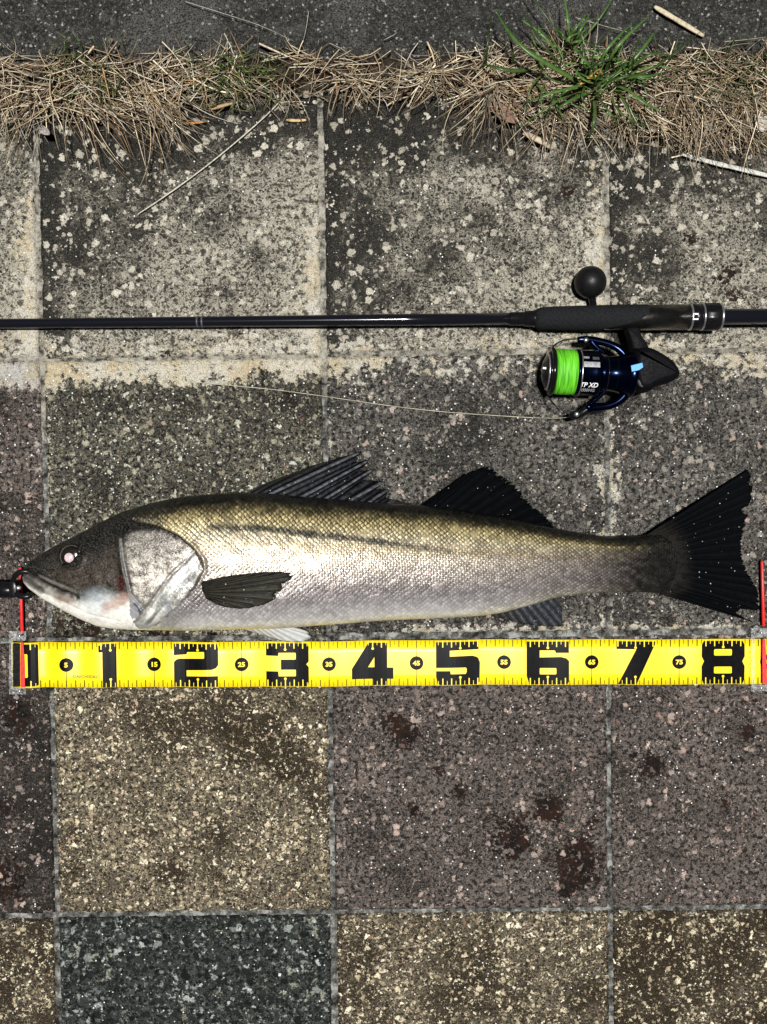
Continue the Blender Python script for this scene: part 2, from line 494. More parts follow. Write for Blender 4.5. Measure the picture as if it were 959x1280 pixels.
def tile_attrs(px, py, kind, row, c):
    wob = fbm(px / 46, py / 46, 3) - .5
    wob2 = fbm(px / 17, py / 17, 9) - .5
    gr = np.zeros_like(px); li = np.zeros_like(px); st = np.zeros_like(px)
    for x, y, r, a in STAINS:
        d = np.hypot(px - x, py - y) / r + wob2 * .9
        st = np.maximum(st, a * .92 * sstep(1.5, .25, d))
    for x, y, r, a in GRIMES:
        d = np.hypot(px - x, py - y) / r + wob * 1.3
        gr = np.maximum(gr, a * sstep(1.3, .2, d))
    if row == 0:
        # darkest next to the verge and on each tile's left edge, paler to the lower right
        v0 = 48 + (c - 1) * 357
        u = (px - v0) / 357
        gg = .64 - .24 * sstep(150, 430, py) - .26 * sstep(.02, .85, u) + .35 * sstep(230, 130, py) + .35 * sstep(.10, .0, u)
        gr = np.maximum(gr, gg + wob * .75)
        if c == 0: gr = gr * .8 + .08
        if c == 3: gr = gr * .8 + .12
        li = np.maximum(li, .46 * sstep(.86, 1.0, u) * sstep(140, 200, py) + .30 * sstep(.55, 1, u) * sstep(200, 330, py) + wob * .35)
        li = np.maximum(li, .50 * sstep(395, 440, py) + wob * .6)
    if row == 1:
        yh = 452 - .0145 * px
        d = py - yh
        k = np.where(px < 480, 1.0, .62) * np.where(px > 800, 1.25, 1)
        li = np.maximum(li, k * .74 * sstep(64, 6, d + wob * 60))
        for vx in (58, 408, 762):
            li = np.maximum(li, (.40 if vx < 700 else .56) * sstep(24, 2, np.abs(px - vx) + wob * 30))
        li = np.maximum(li, .62 * sstep(765, 792, py + wob2 * 14) * sstep(430, 520, px) + .4 * sstep(770, 790, py + wob2 * 14) * sstep(100, 60, np.abs(px - 300)))
        gr = np.maximum(gr, .27 + wob * .7)
    if row == 2:
        li = np.maximum(li, .35 * sstep(815, 798, py))
        gr = np.maximum(gr, .24 + wob * .6)
        if c in (0,): gr = gr + .25  # left column also darkened to paint in the light falloff
        for vx in (73, 415, 765):
            li = np.maximum(li, .26 * sstep(9, 1, np.abs(px - vx)))
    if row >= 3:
        gr = np.maximum(gr, .42 + wob * .6)  # light falloff towards the bottom painted in as extra darkness
        li = np.maximum(li, .30 * sstep(1158, 1142, py))
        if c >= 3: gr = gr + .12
        if kind == 'black': li = np.maximum(li, .31 + wob * .3); gr = gr * .3
    return np.clip(gr, 0, 1), np.clip(li, 0, 1), np.clip(st, 0, 1)

KINDS = {(0, 0): 'cream', (0, 1): 'cream', (0, 2): 'cream', (0, 3): 'cream',
         (1, 0): 'purple', (1, 1): 'olive', (1, 2): 'grey', (1, 3): 'grey',
         (2, 0): 'purple', (2, 1): 'ochre', (2, 2): 'purple', (2, 3): 'purple',
         (3, 0): 'ochre', (3, 1): 'black', (3, 2): 'ochre', (3, 3): 'ochre'}

def paving_tile(row, c):
    vis = 0 <= row <= 3 and 0 <= c <= 3
    n = 80 if vis else 9
    rs = np.random.default_rng(100 + row * 17 + c)
    x0 = VX0 + (c - 1) * PITCH + GAP; x1 = x0 + PITCH - 2 * GAP
    y1 = HY0 - row * PITCH - GAP; y0 = y1 - PITCH + 2 * GAP
    if row == 0: y1 += .006
    u = np.linspace(0, 1, n)
    X, Y = np.meshgrid(x0 + (x1 - x0) * u, y0 + (y1 - y0) * u)
    jx, jy = rs.normal(0, .0007, 2)
    # ragged arrises
    U, Vv = np.meshgrid(u, u)
    e = np.minimum(np.minimum(U, 1 - U), np.minimum(Vv, 1 - Vv)) * (x1 - x0)
    k = sstep(.012, 0, e)
    X = X + jx + k * (fbm(X * 160, Y * 160, 21) - .5) * .0036
    Y = Y + jy + k * (fbm(X * 160, Y * 160, 43) - .5) * .0036
    Z = (fbm(X * 30, Y * 30, 8) - .5) * .0012 - .0016 * sstep(.005, 0, e) + (fbm(X * 230, Y * 230, 4, 2) - .5) * .0009
    V = np.stack([X, Y, Z], -1).reshape(-1, 3)
    Fc = [[j * n + i, j * n + i + 1, (j + 1) * n + i + 1, (j + 1) * n + i] for j in range(n - 1) for i in range(n - 1)]
    ring = [i for i in range(n)] + [j * n + n - 1 for j in range(1, n)] + [(n - 1) * n + i for i in range(n - 2, -1, -1)] + [j * n for j in range(n - 2, 0, -1)]
    b = len(V)
    low = V[ring].copy(); low[:, 2] = -.03
    V = np.concatenate([V, low])
    m = len(ring)
    Fc += [[ring[i], b + i, b + (i + 1) % m, ring[(i + 1) % m]] for i in range(m)]
    kind = KINDS.get((row, c)) or ['ochre', 'purple', 'grey', 'purple', 'black'][(row * 3 + c * 7) % 5]
    if row == 0: kind = 'cream'
    o = build('paving_tile', [(V, Fc)], M_TILE[kind], pavement, True)
    px, py = proj(V)
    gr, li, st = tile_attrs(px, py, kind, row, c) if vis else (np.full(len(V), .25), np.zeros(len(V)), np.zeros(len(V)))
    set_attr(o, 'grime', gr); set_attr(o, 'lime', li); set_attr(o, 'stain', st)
    return o
for row in range(0, 6):
    for c in range(-1, 6):
        paving_tile(row, c)

# asphalt beyond the verge
def sheet(name, x0, x1, y0, y1, nx, ny, zf, mat):
    X, Y = np.meshgrid(np.linspace(x0, x1, nx), np.linspace(y0, y1, ny))
    V = np.stack([X, Y, zf(X, Y)], -1).reshape(-1, 3)
    Fc = [[j * nx + i, j * nx + i + 1, (j + 1) * nx + i + 1, (j + 1) * nx + i] for j in range(ny - 1) for i in range(nx - 1)]
    return build(name, [(V, Fc)], mat, None, True, origin=((x0 + x1) / 2, (y0 + y1) / 2, 0))
road = sheet('road', -2.5, 2.5, KERB_Y - .006, KERB_Y + 2.5, 300, 160,
             lambda X, Y: -.001 + (fbm(X * 60, Y * 60, 31) - .5) * .003 - .010 * sstep(KERB_Y + .004 + (fbm(X * 50, Y * 0, 2) - .5) * .01, KERB_Y - .006, Y), M_ASPH)
tag(road, kind='structure')
verge = sheet('verge_soil', -2.5, 2.5, HY0 - .03, KERB_Y + .004, 700, 40,
              lambda X, Y: -.007 + .013 * np.clip(np.sin(np.clip((Y - (HY0 - .03)) / (KERB_Y + .034 - HY0), 0, 1) * math.pi), 0, 1) ** .7 * (.45 + .9 * fbm(X * 22, Y * 22, 6)) + (fbm(X * 160, Y * 160, 61) - .5) * .005, M_SOIL)
tag(verge, kind='structure')

# loose quartz grit on the slabs, some of it added as white glints
def grit():
    V = []; Fc = []
    r2 = np.random.default_rng(5)
    base = np.array([(1, 0, 0), (-1, 0, 0), (0, 1, 0), (0, -1, 0), (0, 0, 1), (0, 0, -1)], float)
    fs = [[0, 2, 4], [2, 1, 4], [1, 3, 4], [3, 0, 4], [2, 0, 5], [1, 2, 5], [3, 1, 5], [0, 3, 5]]
    pts = []
    for _ in range(2200):
        px = r2.uniform(-20, 980); py = r2.uniform(150, 1290)
        wgt = .35 + .65 * (px < 75) + .5 * (px > 770) * (py < 900) + .35 * (py < 700) - .25 * (py > 1150)
        if r2.uniform() > wgt: continue
        pts.append((px, py, abs(r2.normal(.00035, .00028)) + .00022, 1.0))
    pts += [(417, 1078, .0028, 2.0), (561, 967, .0026, 1.1), (559, 1140, .0012, 1), (86, 1250, .0016, 1), (378, 1208, .0022, 1.3), (254, 1169, .0022, 1.2), (350, 1218, .0024, 1)]
    for k, (px, py, s, el) in enumerate(pts):
        p = np.array(P(px, py, 0))
        a = r2.uniform(0, 6.28) if el < 1.9 else 1.4
        sc = np.array([s * el, s / 1, s * .7]) * r2.uniform(.7, 1.3, 3)
        v = base * sc
        v = v + r2.normal(0, s * .18, v.shape)
        v = np.stack([v[:, 0] * math.cos(a) - v[:, 1] * math.sin(a), v[:, 0] * math.sin(a) + v[:, 1] * math.cos(a), v[:, 2]], 1)
        V.append(v + p + [0, 0, s * .25]); Fc += [[i + 6 * k for i in f] for f in fs]
    o = build('grit', [(np.concatenate(V), Fc)], plain('quartz_grit', (.40, .39, .36), .6, 0, .6, 90, spec=.1), None, False)
    tag(o, 'pale quartz grit scattered over the paving slabs', 'grit', kind='stuff')
grit()

# ------------------------------------------------------------------ dry grass and tufts
def strands(specs):
    """specs: list of (pts (K,3) array, width, colour) -> verts, faces, colours (thin three-sided tapering blades)"""
    V = []; Fc = []; C = []
    n = 0
    for pts, w, c in specs:
        K = len(pts)
        t = np.gradient(pts, axis=0); t /= np.linalg.norm(t, axis=1)[:, None] + 1e-9
        s = np.cross(t, [0, 0, 1.0]); s /= np.linalg.norm(s, axis=1)[:, None] + 1e-9
        u = np.cross(s, t)
        tap = (1 - .85 * np.linspace(0, 1, K) ** 2)[:, None] * w
        V.append(np.stack([pts + s * tap, pts - s * tap, pts + u * tap * .55], 1).reshape(-1, 3))
        C.append(np.repeat(np.tile(np.array([*c, 1.0]), (K, 1)) * np.array([1, 1, 1, 1]), 3, 0))
        for i in range(K - 1):
            a = n + 3 * i
            Fc += [[a, a + 2, a + 5, a + 3], [a + 2, a + 1, a + 4, a + 5], [a + 1, a, a + 3, a + 4]]
        n += 3 * K
    return np.concatenate(V), Fc, np.concatenate(C)

def straw_mat(name, rough=.6, spec=.35):
    t = NT(name); p = t.pos()
    n1 = t.noise(p, 260, 4, .6)[0]
    c = t.mix(1.0, t.attr('Col')['Color'], t.ramp(n1, [(.25, (.5, .46, .42)), (.55, (1.05, 1.05, 1.05))]), 'MULTIPLY')
    t.set(color=c, rough=rough, spec=spec)
    return t.m
M_STRAW = straw_mat('dry_straw')
M_BLADE = straw_mat('green_blade', .38, .5)

STRAWC = [((.40, .32, .205), .32), ((.26, .19, .12), .2), ((.56, .48, .34), .22), ((.15, .09, .05), .12), ((.33, .20, .09), .06), ((.40, .37, .31), .08)]
def straw_col(r):
    x = r.uniform(0, 1); a = 0
    for c, w in STRAWC:
        a += w
        if x < a: break
    k = r.uniform(.75, 1.2)
    return tuple(v * k for v in c)

LOW = ([-80, 0, 60, 120, 200, 280, 330, 400, 480, 540, 590, 640, 720, 800, 880, 959, 1040], [160, 165, 158, 165, 150, 140, 128, 118, 124, 118, 135, 168, 180, 182, 192, 205, 200])
TOPY = ([-80, 0, 80, 200, 330, 480, 560, 620, 700, 800, 900, 1040], [76, 72, 68, 64, 63, 70, 73, 58, 60, 64, 60, 56])
def strand_curve(px, py, ang, length_px, z0, lift, bend, r, K=7):
    s = np.linspace(0, 1, K)
    a = ang + bend * s
    step = length_px / (K - 1)
    x = px + np.concatenate([[0], np.cumsum(np.cos(a[:-1]) * step)])
    y = py + np.concatenate([[0], np.cumsum(np.sin(a[:-1]) * step)])
    z = z0 + lift * np.sin(s * math.pi * r.uniform(.55, 1.0))
    return Pa(x, y, z)

def dry_grass():
    r = np.random.default_rng(12)
    sp = []
    for _ in range(6200):                                  # matted thatch: lower layer darkened as painted shadow, brighter straw on top
        px = r.uniform(-90, 1050)
        lo = np.interp(px, *TOPY) + 14 * (fbm(np.array([px / 23]), np.array([0.5]), 4)[0] - .5); hi = np.interp(px, *LOW) + 40 * (fbm(np.array([px / 30]), np.array([3.5]), 8)[0] - .5)
        py = lo + (hi - lo) * r.beta(1.5, 1.9)
        dens = .42 + .58 * sstep(560, 660, px) + .2 * sstep(330, 100, px)
        cl = fbm(np.array([px / 34]), np.array([py / 20]), 33)[0]
        if r.uniform() > dens * sstep(.20, .48, cl) * 1.15: continue
        top = r.uniform() < .42
        ang = r.choice([0, math.pi]) + r.normal(0, .8)
        L = r.uniform(14, 46) if not top else r.uniform(22, 70)
        ed = sstep(0, 25, min(py - lo, hi - py) + 6)
        z0 = .002 + (.004 * r.uniform() if not top else .006 + .007 * r.uniform()) * ed
        c = straw_col(r)
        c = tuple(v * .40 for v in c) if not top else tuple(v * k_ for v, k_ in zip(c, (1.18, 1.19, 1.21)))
        sp.append((strand_curve(px - math.cos(ang) * L / 2, py - math.sin(ang) * L / 2, ang, L, z0, r.uniform(0, .006), r.normal(0, .6), r, 5), r.uniform(.0003, .0008) * (1.0 if r.uniform() < .82 else r.uniform(1.3, 2.2)), c))
    def fan(cx, cy, n, amin, amax, lmin, lmax, dark=1.0, wide=.0008):
        for _ in range(n):
            a = r.uniform(amin, amax)
            L = r.uniform(lmin, lmax)
            c = straw_col(r)
            kq = r.choice([.45, .9, 1.25]); c = tuple(v * kq for v in c)
            sp.append((strand_curve(cx + r.normal(0, 16), cy + r.normal(0, 9), a, L, .008, r.uniform(.004, .02), r.normal(0, .55), r, 10), r.uniform(.0004, wide), tuple(v * dark for v in c)))
    fan(60, 118, 45, 1.7, 3.3, 60, 120)
    fan(110, 125, 40, .3, 1.3, 60, 130)
    fan(185, 112, 60, .6, 1.5, 60, 120)
    fan(20, 110, 25, 1.2, 2.2, 50, 90)
    fan(355, 100, 16, -.6, 2.0, 25, 60)
    fan(440, 95, 40, -.2, 3.2, 30, 70)
    fan(540, 95, 50, -.3, 3.3, 30, 70)
    fan(620, 105, 75, .2, 2.7, 50, 105)
    fan(700, 120, 75, .3, 2.6, 50, 110)
    fan(790, 125, 70, .2, 2.6, 50, 105)
    fan(860, 110, 90, .1, 1.9, 60, 130)
    fan(930, 110, 80, .3, 2.6, 60, 120)
    fan(720, 80, 40, -2.8, -.2, 30, 70)
    fan(880, 75, 40, -.4, 3.0, 30, 60)
    fan(290, 95, 25, .1, 1.4, 30, 60)
    # stray stems over the asphalt
    for pts in [[(232, 2), (280, 17), (330, 33), (368, 52)], [(386, 14), (383, 36), (378, 55)], [(720, 22), (760, 34), (800, 44)], [(0, 72), (30, 69), (70, 72)], [(480, 50), (492, 44), (497, 40)], [(905, 52), (930, 50), (959, 46)], [(412, 54), (430, 62), (438, 70)]]:
        q = np.array(smooth_poly(pts, it=2))
        sp.append((Pa(q[:, 0], q[:, 1], .003 + .004 * np.sin(np.linspace(0, 3.1, len(q)))), .0005, (.40, .37, .30)))
    V, Fc, C = strands(sp)
    V[:, 2] = np.maximum(V[:, 2], .0006)
    o = build('dry_grass', [(V, Fc)], M_STRAW, None, True)
    set_attr(o, 'Col', C, 'FLOAT_COLOR')
    tag(o, 'matted dry straw coloured grass along the edge of the asphalt', 'dry grass', kind='stuff')
dry_grass()

def small_tuft(cx, cy, rx, ry, n, label, k=1.0):
    r = np.random.default_rng(int(cx))
    sp = []
    for _ in range(n):
        px = cx + r.normal(0, rx / 2); py = cy + r.normal(0, ry / 2)
        c = np.array([.085, .125, .035]) * r.uniform(.5, 1.5) * k
        if r.uniform() < .25: c = np.array([.20, .17, .08])
        sp.append((strand_curve(px, py, r.uniform(0, 6.28), r.uniform(12, 34), .006, r.uniform(.008, .018), r.normal(0, .6), r, 6), r.uniform(.0004, .0009), tuple(c)))
    V, Fc, C = strands(sp)
    V[:, 2] = np.maximum(V[:, 2], .001)
    o = build('grass_tuft', [(V, Fc)], M_BLADE, None, True, base=True)
    set_attr(o, 'Col', C, 'FLOAT_COLOR')
    tag(o, label, 'grass', 'small green grass tufts in the dry verge')
small_tuft(290, 95, 62, 34, 190, 'small bright green grass tuft in the thin straw beside the long pale straw')
small_tuft(108, 88, 56, 34, 90, 'faded sparse green grass tuft among drooping brown straws', .75)
small_tuft(915, 92, 75, 36, 130, 'low dull green grass tuft beside the large leafy tuft', .7)
small_tuft(128, 112, 20, 12, 25, 'tiny dark green sprig below the faded sparse tuft', .6)

def blade_mesh(ptspx, zs, wpx):
    q = np.array(smooth_poly([(x, y, z) for (x, y), z in zip(ptspx, zs)], it=2))
    c = Pa(q[:, 0], q[:, 1], q[:, 2])
    K = len(c)
    t = np.gradient(c, axis=0); t /= np.linalg.norm(t, axis=1)[:, None] + 1e-9
    s = np.cross(t, [0, 0, 1.0]); s /= np.linalg.norm(s, axis=1)[:, None] + 1e-9
    u = np.cross(s, t)
    k = np.linspace(0, 1, K)
    w = (wpx * MPP / 2 * np.clip(1.02 - k ** 2.2, .05, 1) * (.7 + .3 * sstep(0, .2, k)))[:, None]
    V = np.stack([c + s * w + u * w * .35, c, c - s * w + u * w * .35, c - u * .0004], 1).reshape(-1, 3)
    Fc = []
    for i in range(K - 1):
        a = 4 * i
        for p_, q_ in ((0, 1), (1, 2), (2, 3), (3, 0)):
            Fc.append([a + p_, a + q_, a + 4 + q_, a + 4 + p_])
    return V, Fc

def big_tuft():
    r = np.random.default_rng(31)
    b = P(745, 105, .004)
    t = thing('grass_tuft', 'large leafy tuft of long glossy green blades growing from the straw', 'grass', b)
    B1 = (752, 106); B2 = (713, 62)
    L = [([(735, 110), (690, 84), (655, 62), (632, 36), (619, 11)], 8, 1.0), ([(713, 64), (711, 30), (705, -6)], 6, .9), ([(714, 62), (724, 40), (738, 16)], 6, 1.0), ([(714, 62), (706, 45), (694, 34)], 5, .8),
         ([(672, 85), (640, 90), (618, 84), (601, 80)], 7, .55), ([(606, 92), (609, 60), (615, 11)], 4, .35), ([(735, 108), (704, 112), (675, 122), (654, 130)], 5, .9), ([(735, 112), (704, 120), (679, 140), (644, 161)], 4, .8),
         ([(742, 118), (744, 142), (742, 158), (736, 175)], 6, 1.0), ([(762, 105), (785, 112), (800, 126), (820, 137), (847, 137)], 5, .9), ([(765, 98), (800, 95), (832, 76), (876, 39)], 5, .45), ([(755, 98), (765, 66), (785, 44), (811, 20)], 7, 1.0),
         ([(748, 100), (752, 70), (772, 46), (790, 30)], 6, 1.1), ([(738, 105), (718, 108), (703, 116), (700, 128)], 5, .8), ([(757, 100), (790, 78), (812, 50), (818, 40)], 8, 1.1), ([(760, 104), (790, 96), (812, 96), (830, 90)], 6, .9),
         ([(713, 64), (690, 30), (668, 0), (655, -12)], 3, .5), ([(715, 64), (745, 30), (760, 8), (770, -8)], 4, .7), ([(745, 112), (720, 122), (700, 134), (690, 138)], 6, .6), ([(768, 108), (782, 130), (790, 150), (792, 168)], 4, .8),
         ([(640, 90), (642, 70), (636, 40), (634, 28)], 4, .5), ([(705, 92), (690, 70), (668, 40), (650, 8)], 4, .55), ([(750, 100), (735, 80), (726, 70), (712, 50)], 6, .9), ([(770, 100), (805, 72), (820, 66), (842, 70)], 6, .8)]
    for k in range(74):
        bx, by = [B1, B1, B2, (775, 92), (735, 118), (690, 95)][k % 6]
        a = r.uniform(0, 6.28) if k % 2 else r.normal(-.9, .7); ln = r.uniform(26, 84); bd = r.normal(0, .8)
        p0 = (bx + r.normal(0, 14), by + r.normal(0, 9))
        p1 = (p0[0] + math.cos(a) * ln * .5, p0[1] + math.sin(a) * ln * .45); p2 = (p1[0] + math.cos(a + bd) * ln * .5, p1[1] + math.sin(a + bd) * ln * .45)
        L.append(([p0, p1, p2], r.uniform(1.6, 5), r.uniform(.4, 1.5)))
    for pts, w, k in L:
        n = len(pts)
        top = r.uniform(.018, .05)
        zs = [.006 + top * math.sin(math.pi * (.12 + .72 * i / (n - 1))) for i in range(n)]; zs[0] = .003
        V, Fc = blade_mesh(pts, zs, w * .82)
        o = build('blade', [(V, Fc)], M_BLADE, t, True)
        c = np.array([.055, .115, .026]) * k * r.uniform(.7, 1.5)
        kk = np.linspace(0, 1, len(V))[:, None]
        C = np.concatenate([c * (1 - .15 * kk) + np.array([.05, .05, .01]) * (1 - kk) ** 3, np.ones((len(V), 1))], 1)
        set_attr(o, 'Col', C, 'FLOAT_COLOR')
    V, Fc = blade_mesh([(752, 88), (738, 98), (724, 106)], [.03, .034, .03], 7)
    o = build('withered_blade', [(V, Fc)], M_BLADE, t, True); o['label'] = 'withered orange blade'
    set_attr(o, 'Col', np.tile([.48, .25, .05, 1], (len(V), 1)), 'FLOAT_COLOR')
big_tuft()

def straw_thing(name, pts, w, c, label, cat, z=.002, flat=.6):
    q = np.array(smooth_poly(pts, it=2))
    w3 = Pa(q[:, 0], q[:, 1], z)
    rad = [w * MPP / 2 * (.45 + .55 * min(1, 4 * (i + .5) / len(q), 3 * (len(q) - i - .3) / len(q))) * random.uniform(.85, 1.1) for i in range(len(q))]
    V, Fc = tube([tuple(v) for v in w3], rad, 8, True, flat)
    o = build(name, [(V, Fc)], M_STRAW, None, True)
    n = len(V)
    set_attr(o, 'Col', np.tile([*c, 1], (n, 1)), 'FLOAT_COLOR')
    return tag(o, label, cat)
straw_thing('straw', [(364, 112), (330, 148), (265, 203), (210, 243), (172, 268)], 1.9, (.46, .43, .35), 'long pale straw lying diagonally across the slab below the verge', 'straw', .004)
straw_thing('stick', [(223, 155), (240, 154), (257, 152)], 3.6, (.36, .17, .05), 'short orange stick at the foot of the verge', 'stick', .005)
straw_thing('stick', [(262, 137), (282, 131), (300, 126)], 4.6, (.32, .21, .11), 'brown split stick beside the small bright green tuft', 'stick', .010)
straw_thing('stick', [(358, 150), (372, 151), (383, 150)], 4, (.46, .34, .16), 'stubby pale yellow stick beside the top of the joint', 'stick', .003)
straw_thing('reed_stem', [(818, 8), (845, 24), (880, 45)], 6.5, (.44, .38, .26), 'thick pale broken reed lying on the asphalt', 'stem', .004, .4)
straw_thing('reed_stem', [(654, 166), (672, 174), (690, 185)], 7, (.42, .35, .25), 'stubby pale reed at the slab edge under the large green tuft', 'stem', .012, .4)
straw_thing('plastic_ribbon', [(853, 193), (890, 203), (925, 211), (975, 223)], 6, (.46, .46, .42), 'grey plastic ribbon lying over the dry grass', 'ribbon', .006, .2)

def dry_leaf(cx, cy, L, wd, ang, c, label, z=.014):
    n, m = 14, 7
    V = []
    for i in range(n):
        s = i / (n - 1)
        half = wd / 2 * math.sin(math.pi * min(1, s * .97 + .02)) ** .8
        for j in range(m):
            q = (j / (m - 1) - .5) * 2
            x = (s - .5) * L; y = q * half
            p = P(cx + x * math.cos(ang) - y * math.sin(ang), cy + x * math.sin(ang) + y * math.cos(ang), z + .004 * q * q - .003 * math.cos(s * 3) + .0012 * math.sin(s * 17 + q * 3))
            V.append(tuple(p))
    Fc = [[i * m + j, i * m + j + 1, (i + 1) * m + j + 1, (i + 1) * m + j] for i in range(n - 1) for j in range(m - 1)]
    o = build('dry_leaf', [(V, Fc)], M_STRAW, None, True)
    md = o.modifiers.new('thickness', 'SOLIDIFY'); md.thickness = .0005
    set_attr(o, 'Col', np.tile([*c, 1], (len(V), 1)), 'FLOAT_COLOR')
    tag(o, label, 'leaf', 'dry leaves in the verge')
dry_leaf(628, 140, 44, 16, .65, (.20, .125, .09), 'brown dry leaf tucked into straw left of the large tuft')
dry_leaf(822, 156, 30, 20, .3, (.44, .34, .25), 'round beige dry leaf in straw below the large tuft')
dry_leaf(690, 102, 30, 16, .5, (.36, .28, .23), 'pinkish grey dry leaf under the arching blades of the large tuft', .012)
dry_leaf(952, 152, 26, 18, 1.3, (.42, .40, .36), 'pale grey dry leaf in straw above the plastic ribbon')
dry_leaf(55, 163, 17, 9, .6, (.30, .27, .25), 'small whitish dry leaf under the drooping brown straws')

# ------------------------------------------------------------------ fish
TOPC = [(29, 722), (30.5, 715), (34, 707), (42, 699), (54, 691), (70, 682), (89, 672.5), (105, 664), (122, 655), (152, 640), (168, 635), (185, 630), (205, 625), (225, 621.5), (260, 618), (300, 615.5), (340, 617), (370, 620), (420, 624), (480, 629), (530, 632), (580, 638), (630, 646), (690, 660), (730, 667), (760, 671), (800, 670), (825, 666), (845, 668), (864, 690)]
BOTC = [(29, 722), (30.5, 729), (36, 735), (54, 748), (72, 758), (89, 767), (105, 775), (122, 782), (140, 785), (163, 786.5), (185, 787), (240, 788), (300, 786), (350, 785), (415, 780), (480, 775), (555, 772), (600, 769.5), (625, 766), (660, 757), (690, 748), (720, 742.5), (760, 740), (800, 740), (830, 742), (846, 736), (864, 712)]
HALF = ([29, 34, 45, 65, 90, 150, 220, 300, 400, 480, 560, 640, 700, 760, 810, 845, 864], [.002, .007, .0125, .019, .025, .036, .0415, .044, .0445, .042, .037, .030, .0235, .0165, .0100, .0042, .0015])
ZMID = ([29, 90, 150, 250, 400, 560, 700, 800, 864], [.031, .034, .037, .0415, .043, .036, .0245, .0155, .012])

def fish():
    base = P(430, 700, 0)
    t = thing('fish', 'long silver sea bass with dark back lying on its side above the yellow tape', 'fish', base)
    t['state'] = 'lying'
    NS = 900
    s = np.linspace(0, 1, NS)
    xs = 29 + (864 - 29) * (s - .020 * np.sin(2 * math.pi * s) / (2 * math.pi))
    xs = 29 + 835 * np.where(s < .06, (s / .06) ** 1.6 * .06, s)
    def sm(pts):
        a = np.array(pts); y = np.interp(xs, a[:, 0], a[:, 1])
        k = np.exp(-np.linspace(-2, 2, 15) ** 2); k /= k.sum()
        yy = np.convolve(np.pad(y, 7, mode='edge'), k, 'valid')
        w = sstep(29, 60, xs) * sstep(864, 840, xs)
        return y * (1 - w) + yy * w
    ty, by = sm(TOPC), sm(BOTC)
    hf = np.interp(xs, *HALF); k = np.ones(41) / 41
    hfs = np.convolve(np.pad(hf, 20, mode='edge'), k, 'valid'); w = sstep(29, 80, xs) * sstep(864, 830, xs); hf = hf * (1 - w) + hfs * w
    zm = np.interp(xs, *ZMID); zm = np.convolve(np.pad(zm, 20, mode='edge'), k, 'valid')
    NU, NL = 170, 36
    thu = np.linspace(0, math.pi, NU)
    thl = np.linspace(math.pi, 2 * math.pi, NL + 2)[1:-1]
    th = np.concatenate([thu, thl]); NT_ = len(th)
    v = (1 - np.cos(th)) / 2
    zz = np.where(th <= math.pi, np.abs(np.sin(th)) ** .86, -np.abs(np.sin(th)) ** .9)
    PX = np.repeat(xs[:, None], NT_, 1)
    PY = ty[:, None] * (1 - v) + by[:, None] * v
    Z0 = zm[:, None] + 0 * PX
    # outline on the mid plane, then lift to the flank
    Wd = Pa(PX, PY, Z0)
    Wd[..., 2] = zm[:, None] + hf[:, None] * zz[None, :]
    qx, qy = proj(Wd)
    up = (th <= math.pi)[None, :] & (zz > .12)[None, :]
    T = v[None, :] + 0 * PX
    # ---- relief: gill cover, cheek plates, jaw, lips, eye socket, scutes
    OP = [(168, 652), (196, 656), (225, 669), (243, 686), (253, 700), (255, 712), (246, 731), (232, 747), (218, 760), (204, 775), (188, 786), (150, 790), (120, 800), (20, 800), (20, 620), (120, 640)]
    OPE = OP[:11]
    PRE = [(150, 664), (150, 676), (153, 700), (158, 722), (163, 744), (172, 754), (180, 764), (176, 774), (166, 778)]
    INN = [(243, 690), (232, 702), (214, 718), (200, 738), (186, 758), (176, 770)]
    MOU = [(36, 712), (48, 722), (62, 731), (78, 738), (92, 742), (98, 748)]
    MAXL = [(46, 714), (62, 722), (80, 728), (94, 735), (98, 741), (96, 750)]
    JAWL = [(34, 728), (54, 741), (80, 752), (110, 768), (150, 777)]
    wx = (fbm(qx / 11, qy / 11, 51) - .5) * 7; wy = (fbm(qx / 11, qy / 11, 52) - .5) * 7
    ux_, uy_ = qx + wx, qy + wy
    inop = inpoly(qx, qy, OP)
    dop = polydist(qx, qy, OPE)
    dz = np.zeros_like(qx)
    dz += np.where(inop, .0024 * sstep(30, 0, dop), 0) * up - np.where(~inop, .0022 * sstep(7, 0, dop), 0) * up
    prein = inpoly(qx, qy, [(150, 664), (153, 700), (158, 722), (163, 744), (172, 754), (180, 764), (160, 790), (20, 800), (20, 620), (140, 640)])
    dpr = polydist(qx, qy, PRE)
    dz += np.where(prein, .0022 * sstep(14, 0, dpr), -.0020 * sstep(5, 0, dpr)) * up * (dpr < 20)
    dz -= .0012 * sstep(3.5, 0, polydist(qx, qy, INN)) * up
    dz -= .0016 * sstep(3.5, .3, polydist(qx, qy, MOU)) * up
    dz += .0016 * sstep(5, 0, polydist(qx, qy + 0 * qx, [(x, y - 6) for x, y in MOU])) * up
    dz -= .0014 * sstep(2.5, 0, polydist(qx, qy, [(98, 738), (97, 752)])) * up
    de = np.hypot(qx - 89.5, (qy - 695.5))
    dz += (.0022 * sstep(20, 14, de) - .0026 * sstep(15, 12, de)) * up
    dz -= .0010 * sstep(2.2, 0, polydist(qx, qy, JAWL)) * up
    dz += (fbm(qx / 7, qy / 7, 14) - .5) * .0011 * inop * up + (fbm(qx / 40, qy / 22, 15) - .5) * .0016 * up
    Wd[..., 2] += dz
    low = Wd[..., 2] < .0008
    Wd[..., 2] = np.where(low, .0008, Wd[..., 2])
    V = Wd.reshape(-1, 3)
    Fc = []
    idx = np.arange(NS * NT_).reshape(NS, NT_)
    a = idx[:-1]; b = idx[1:]
    quads = np.stack([a, np.roll(a, -1, 1), np.roll(b, -1, 1), b], -1).reshape(-1, 4)
    Fc = quads.tolist()
    Fc.append(idx[0].tolist()); Fc.append(idx[-1][::-1].tolist())
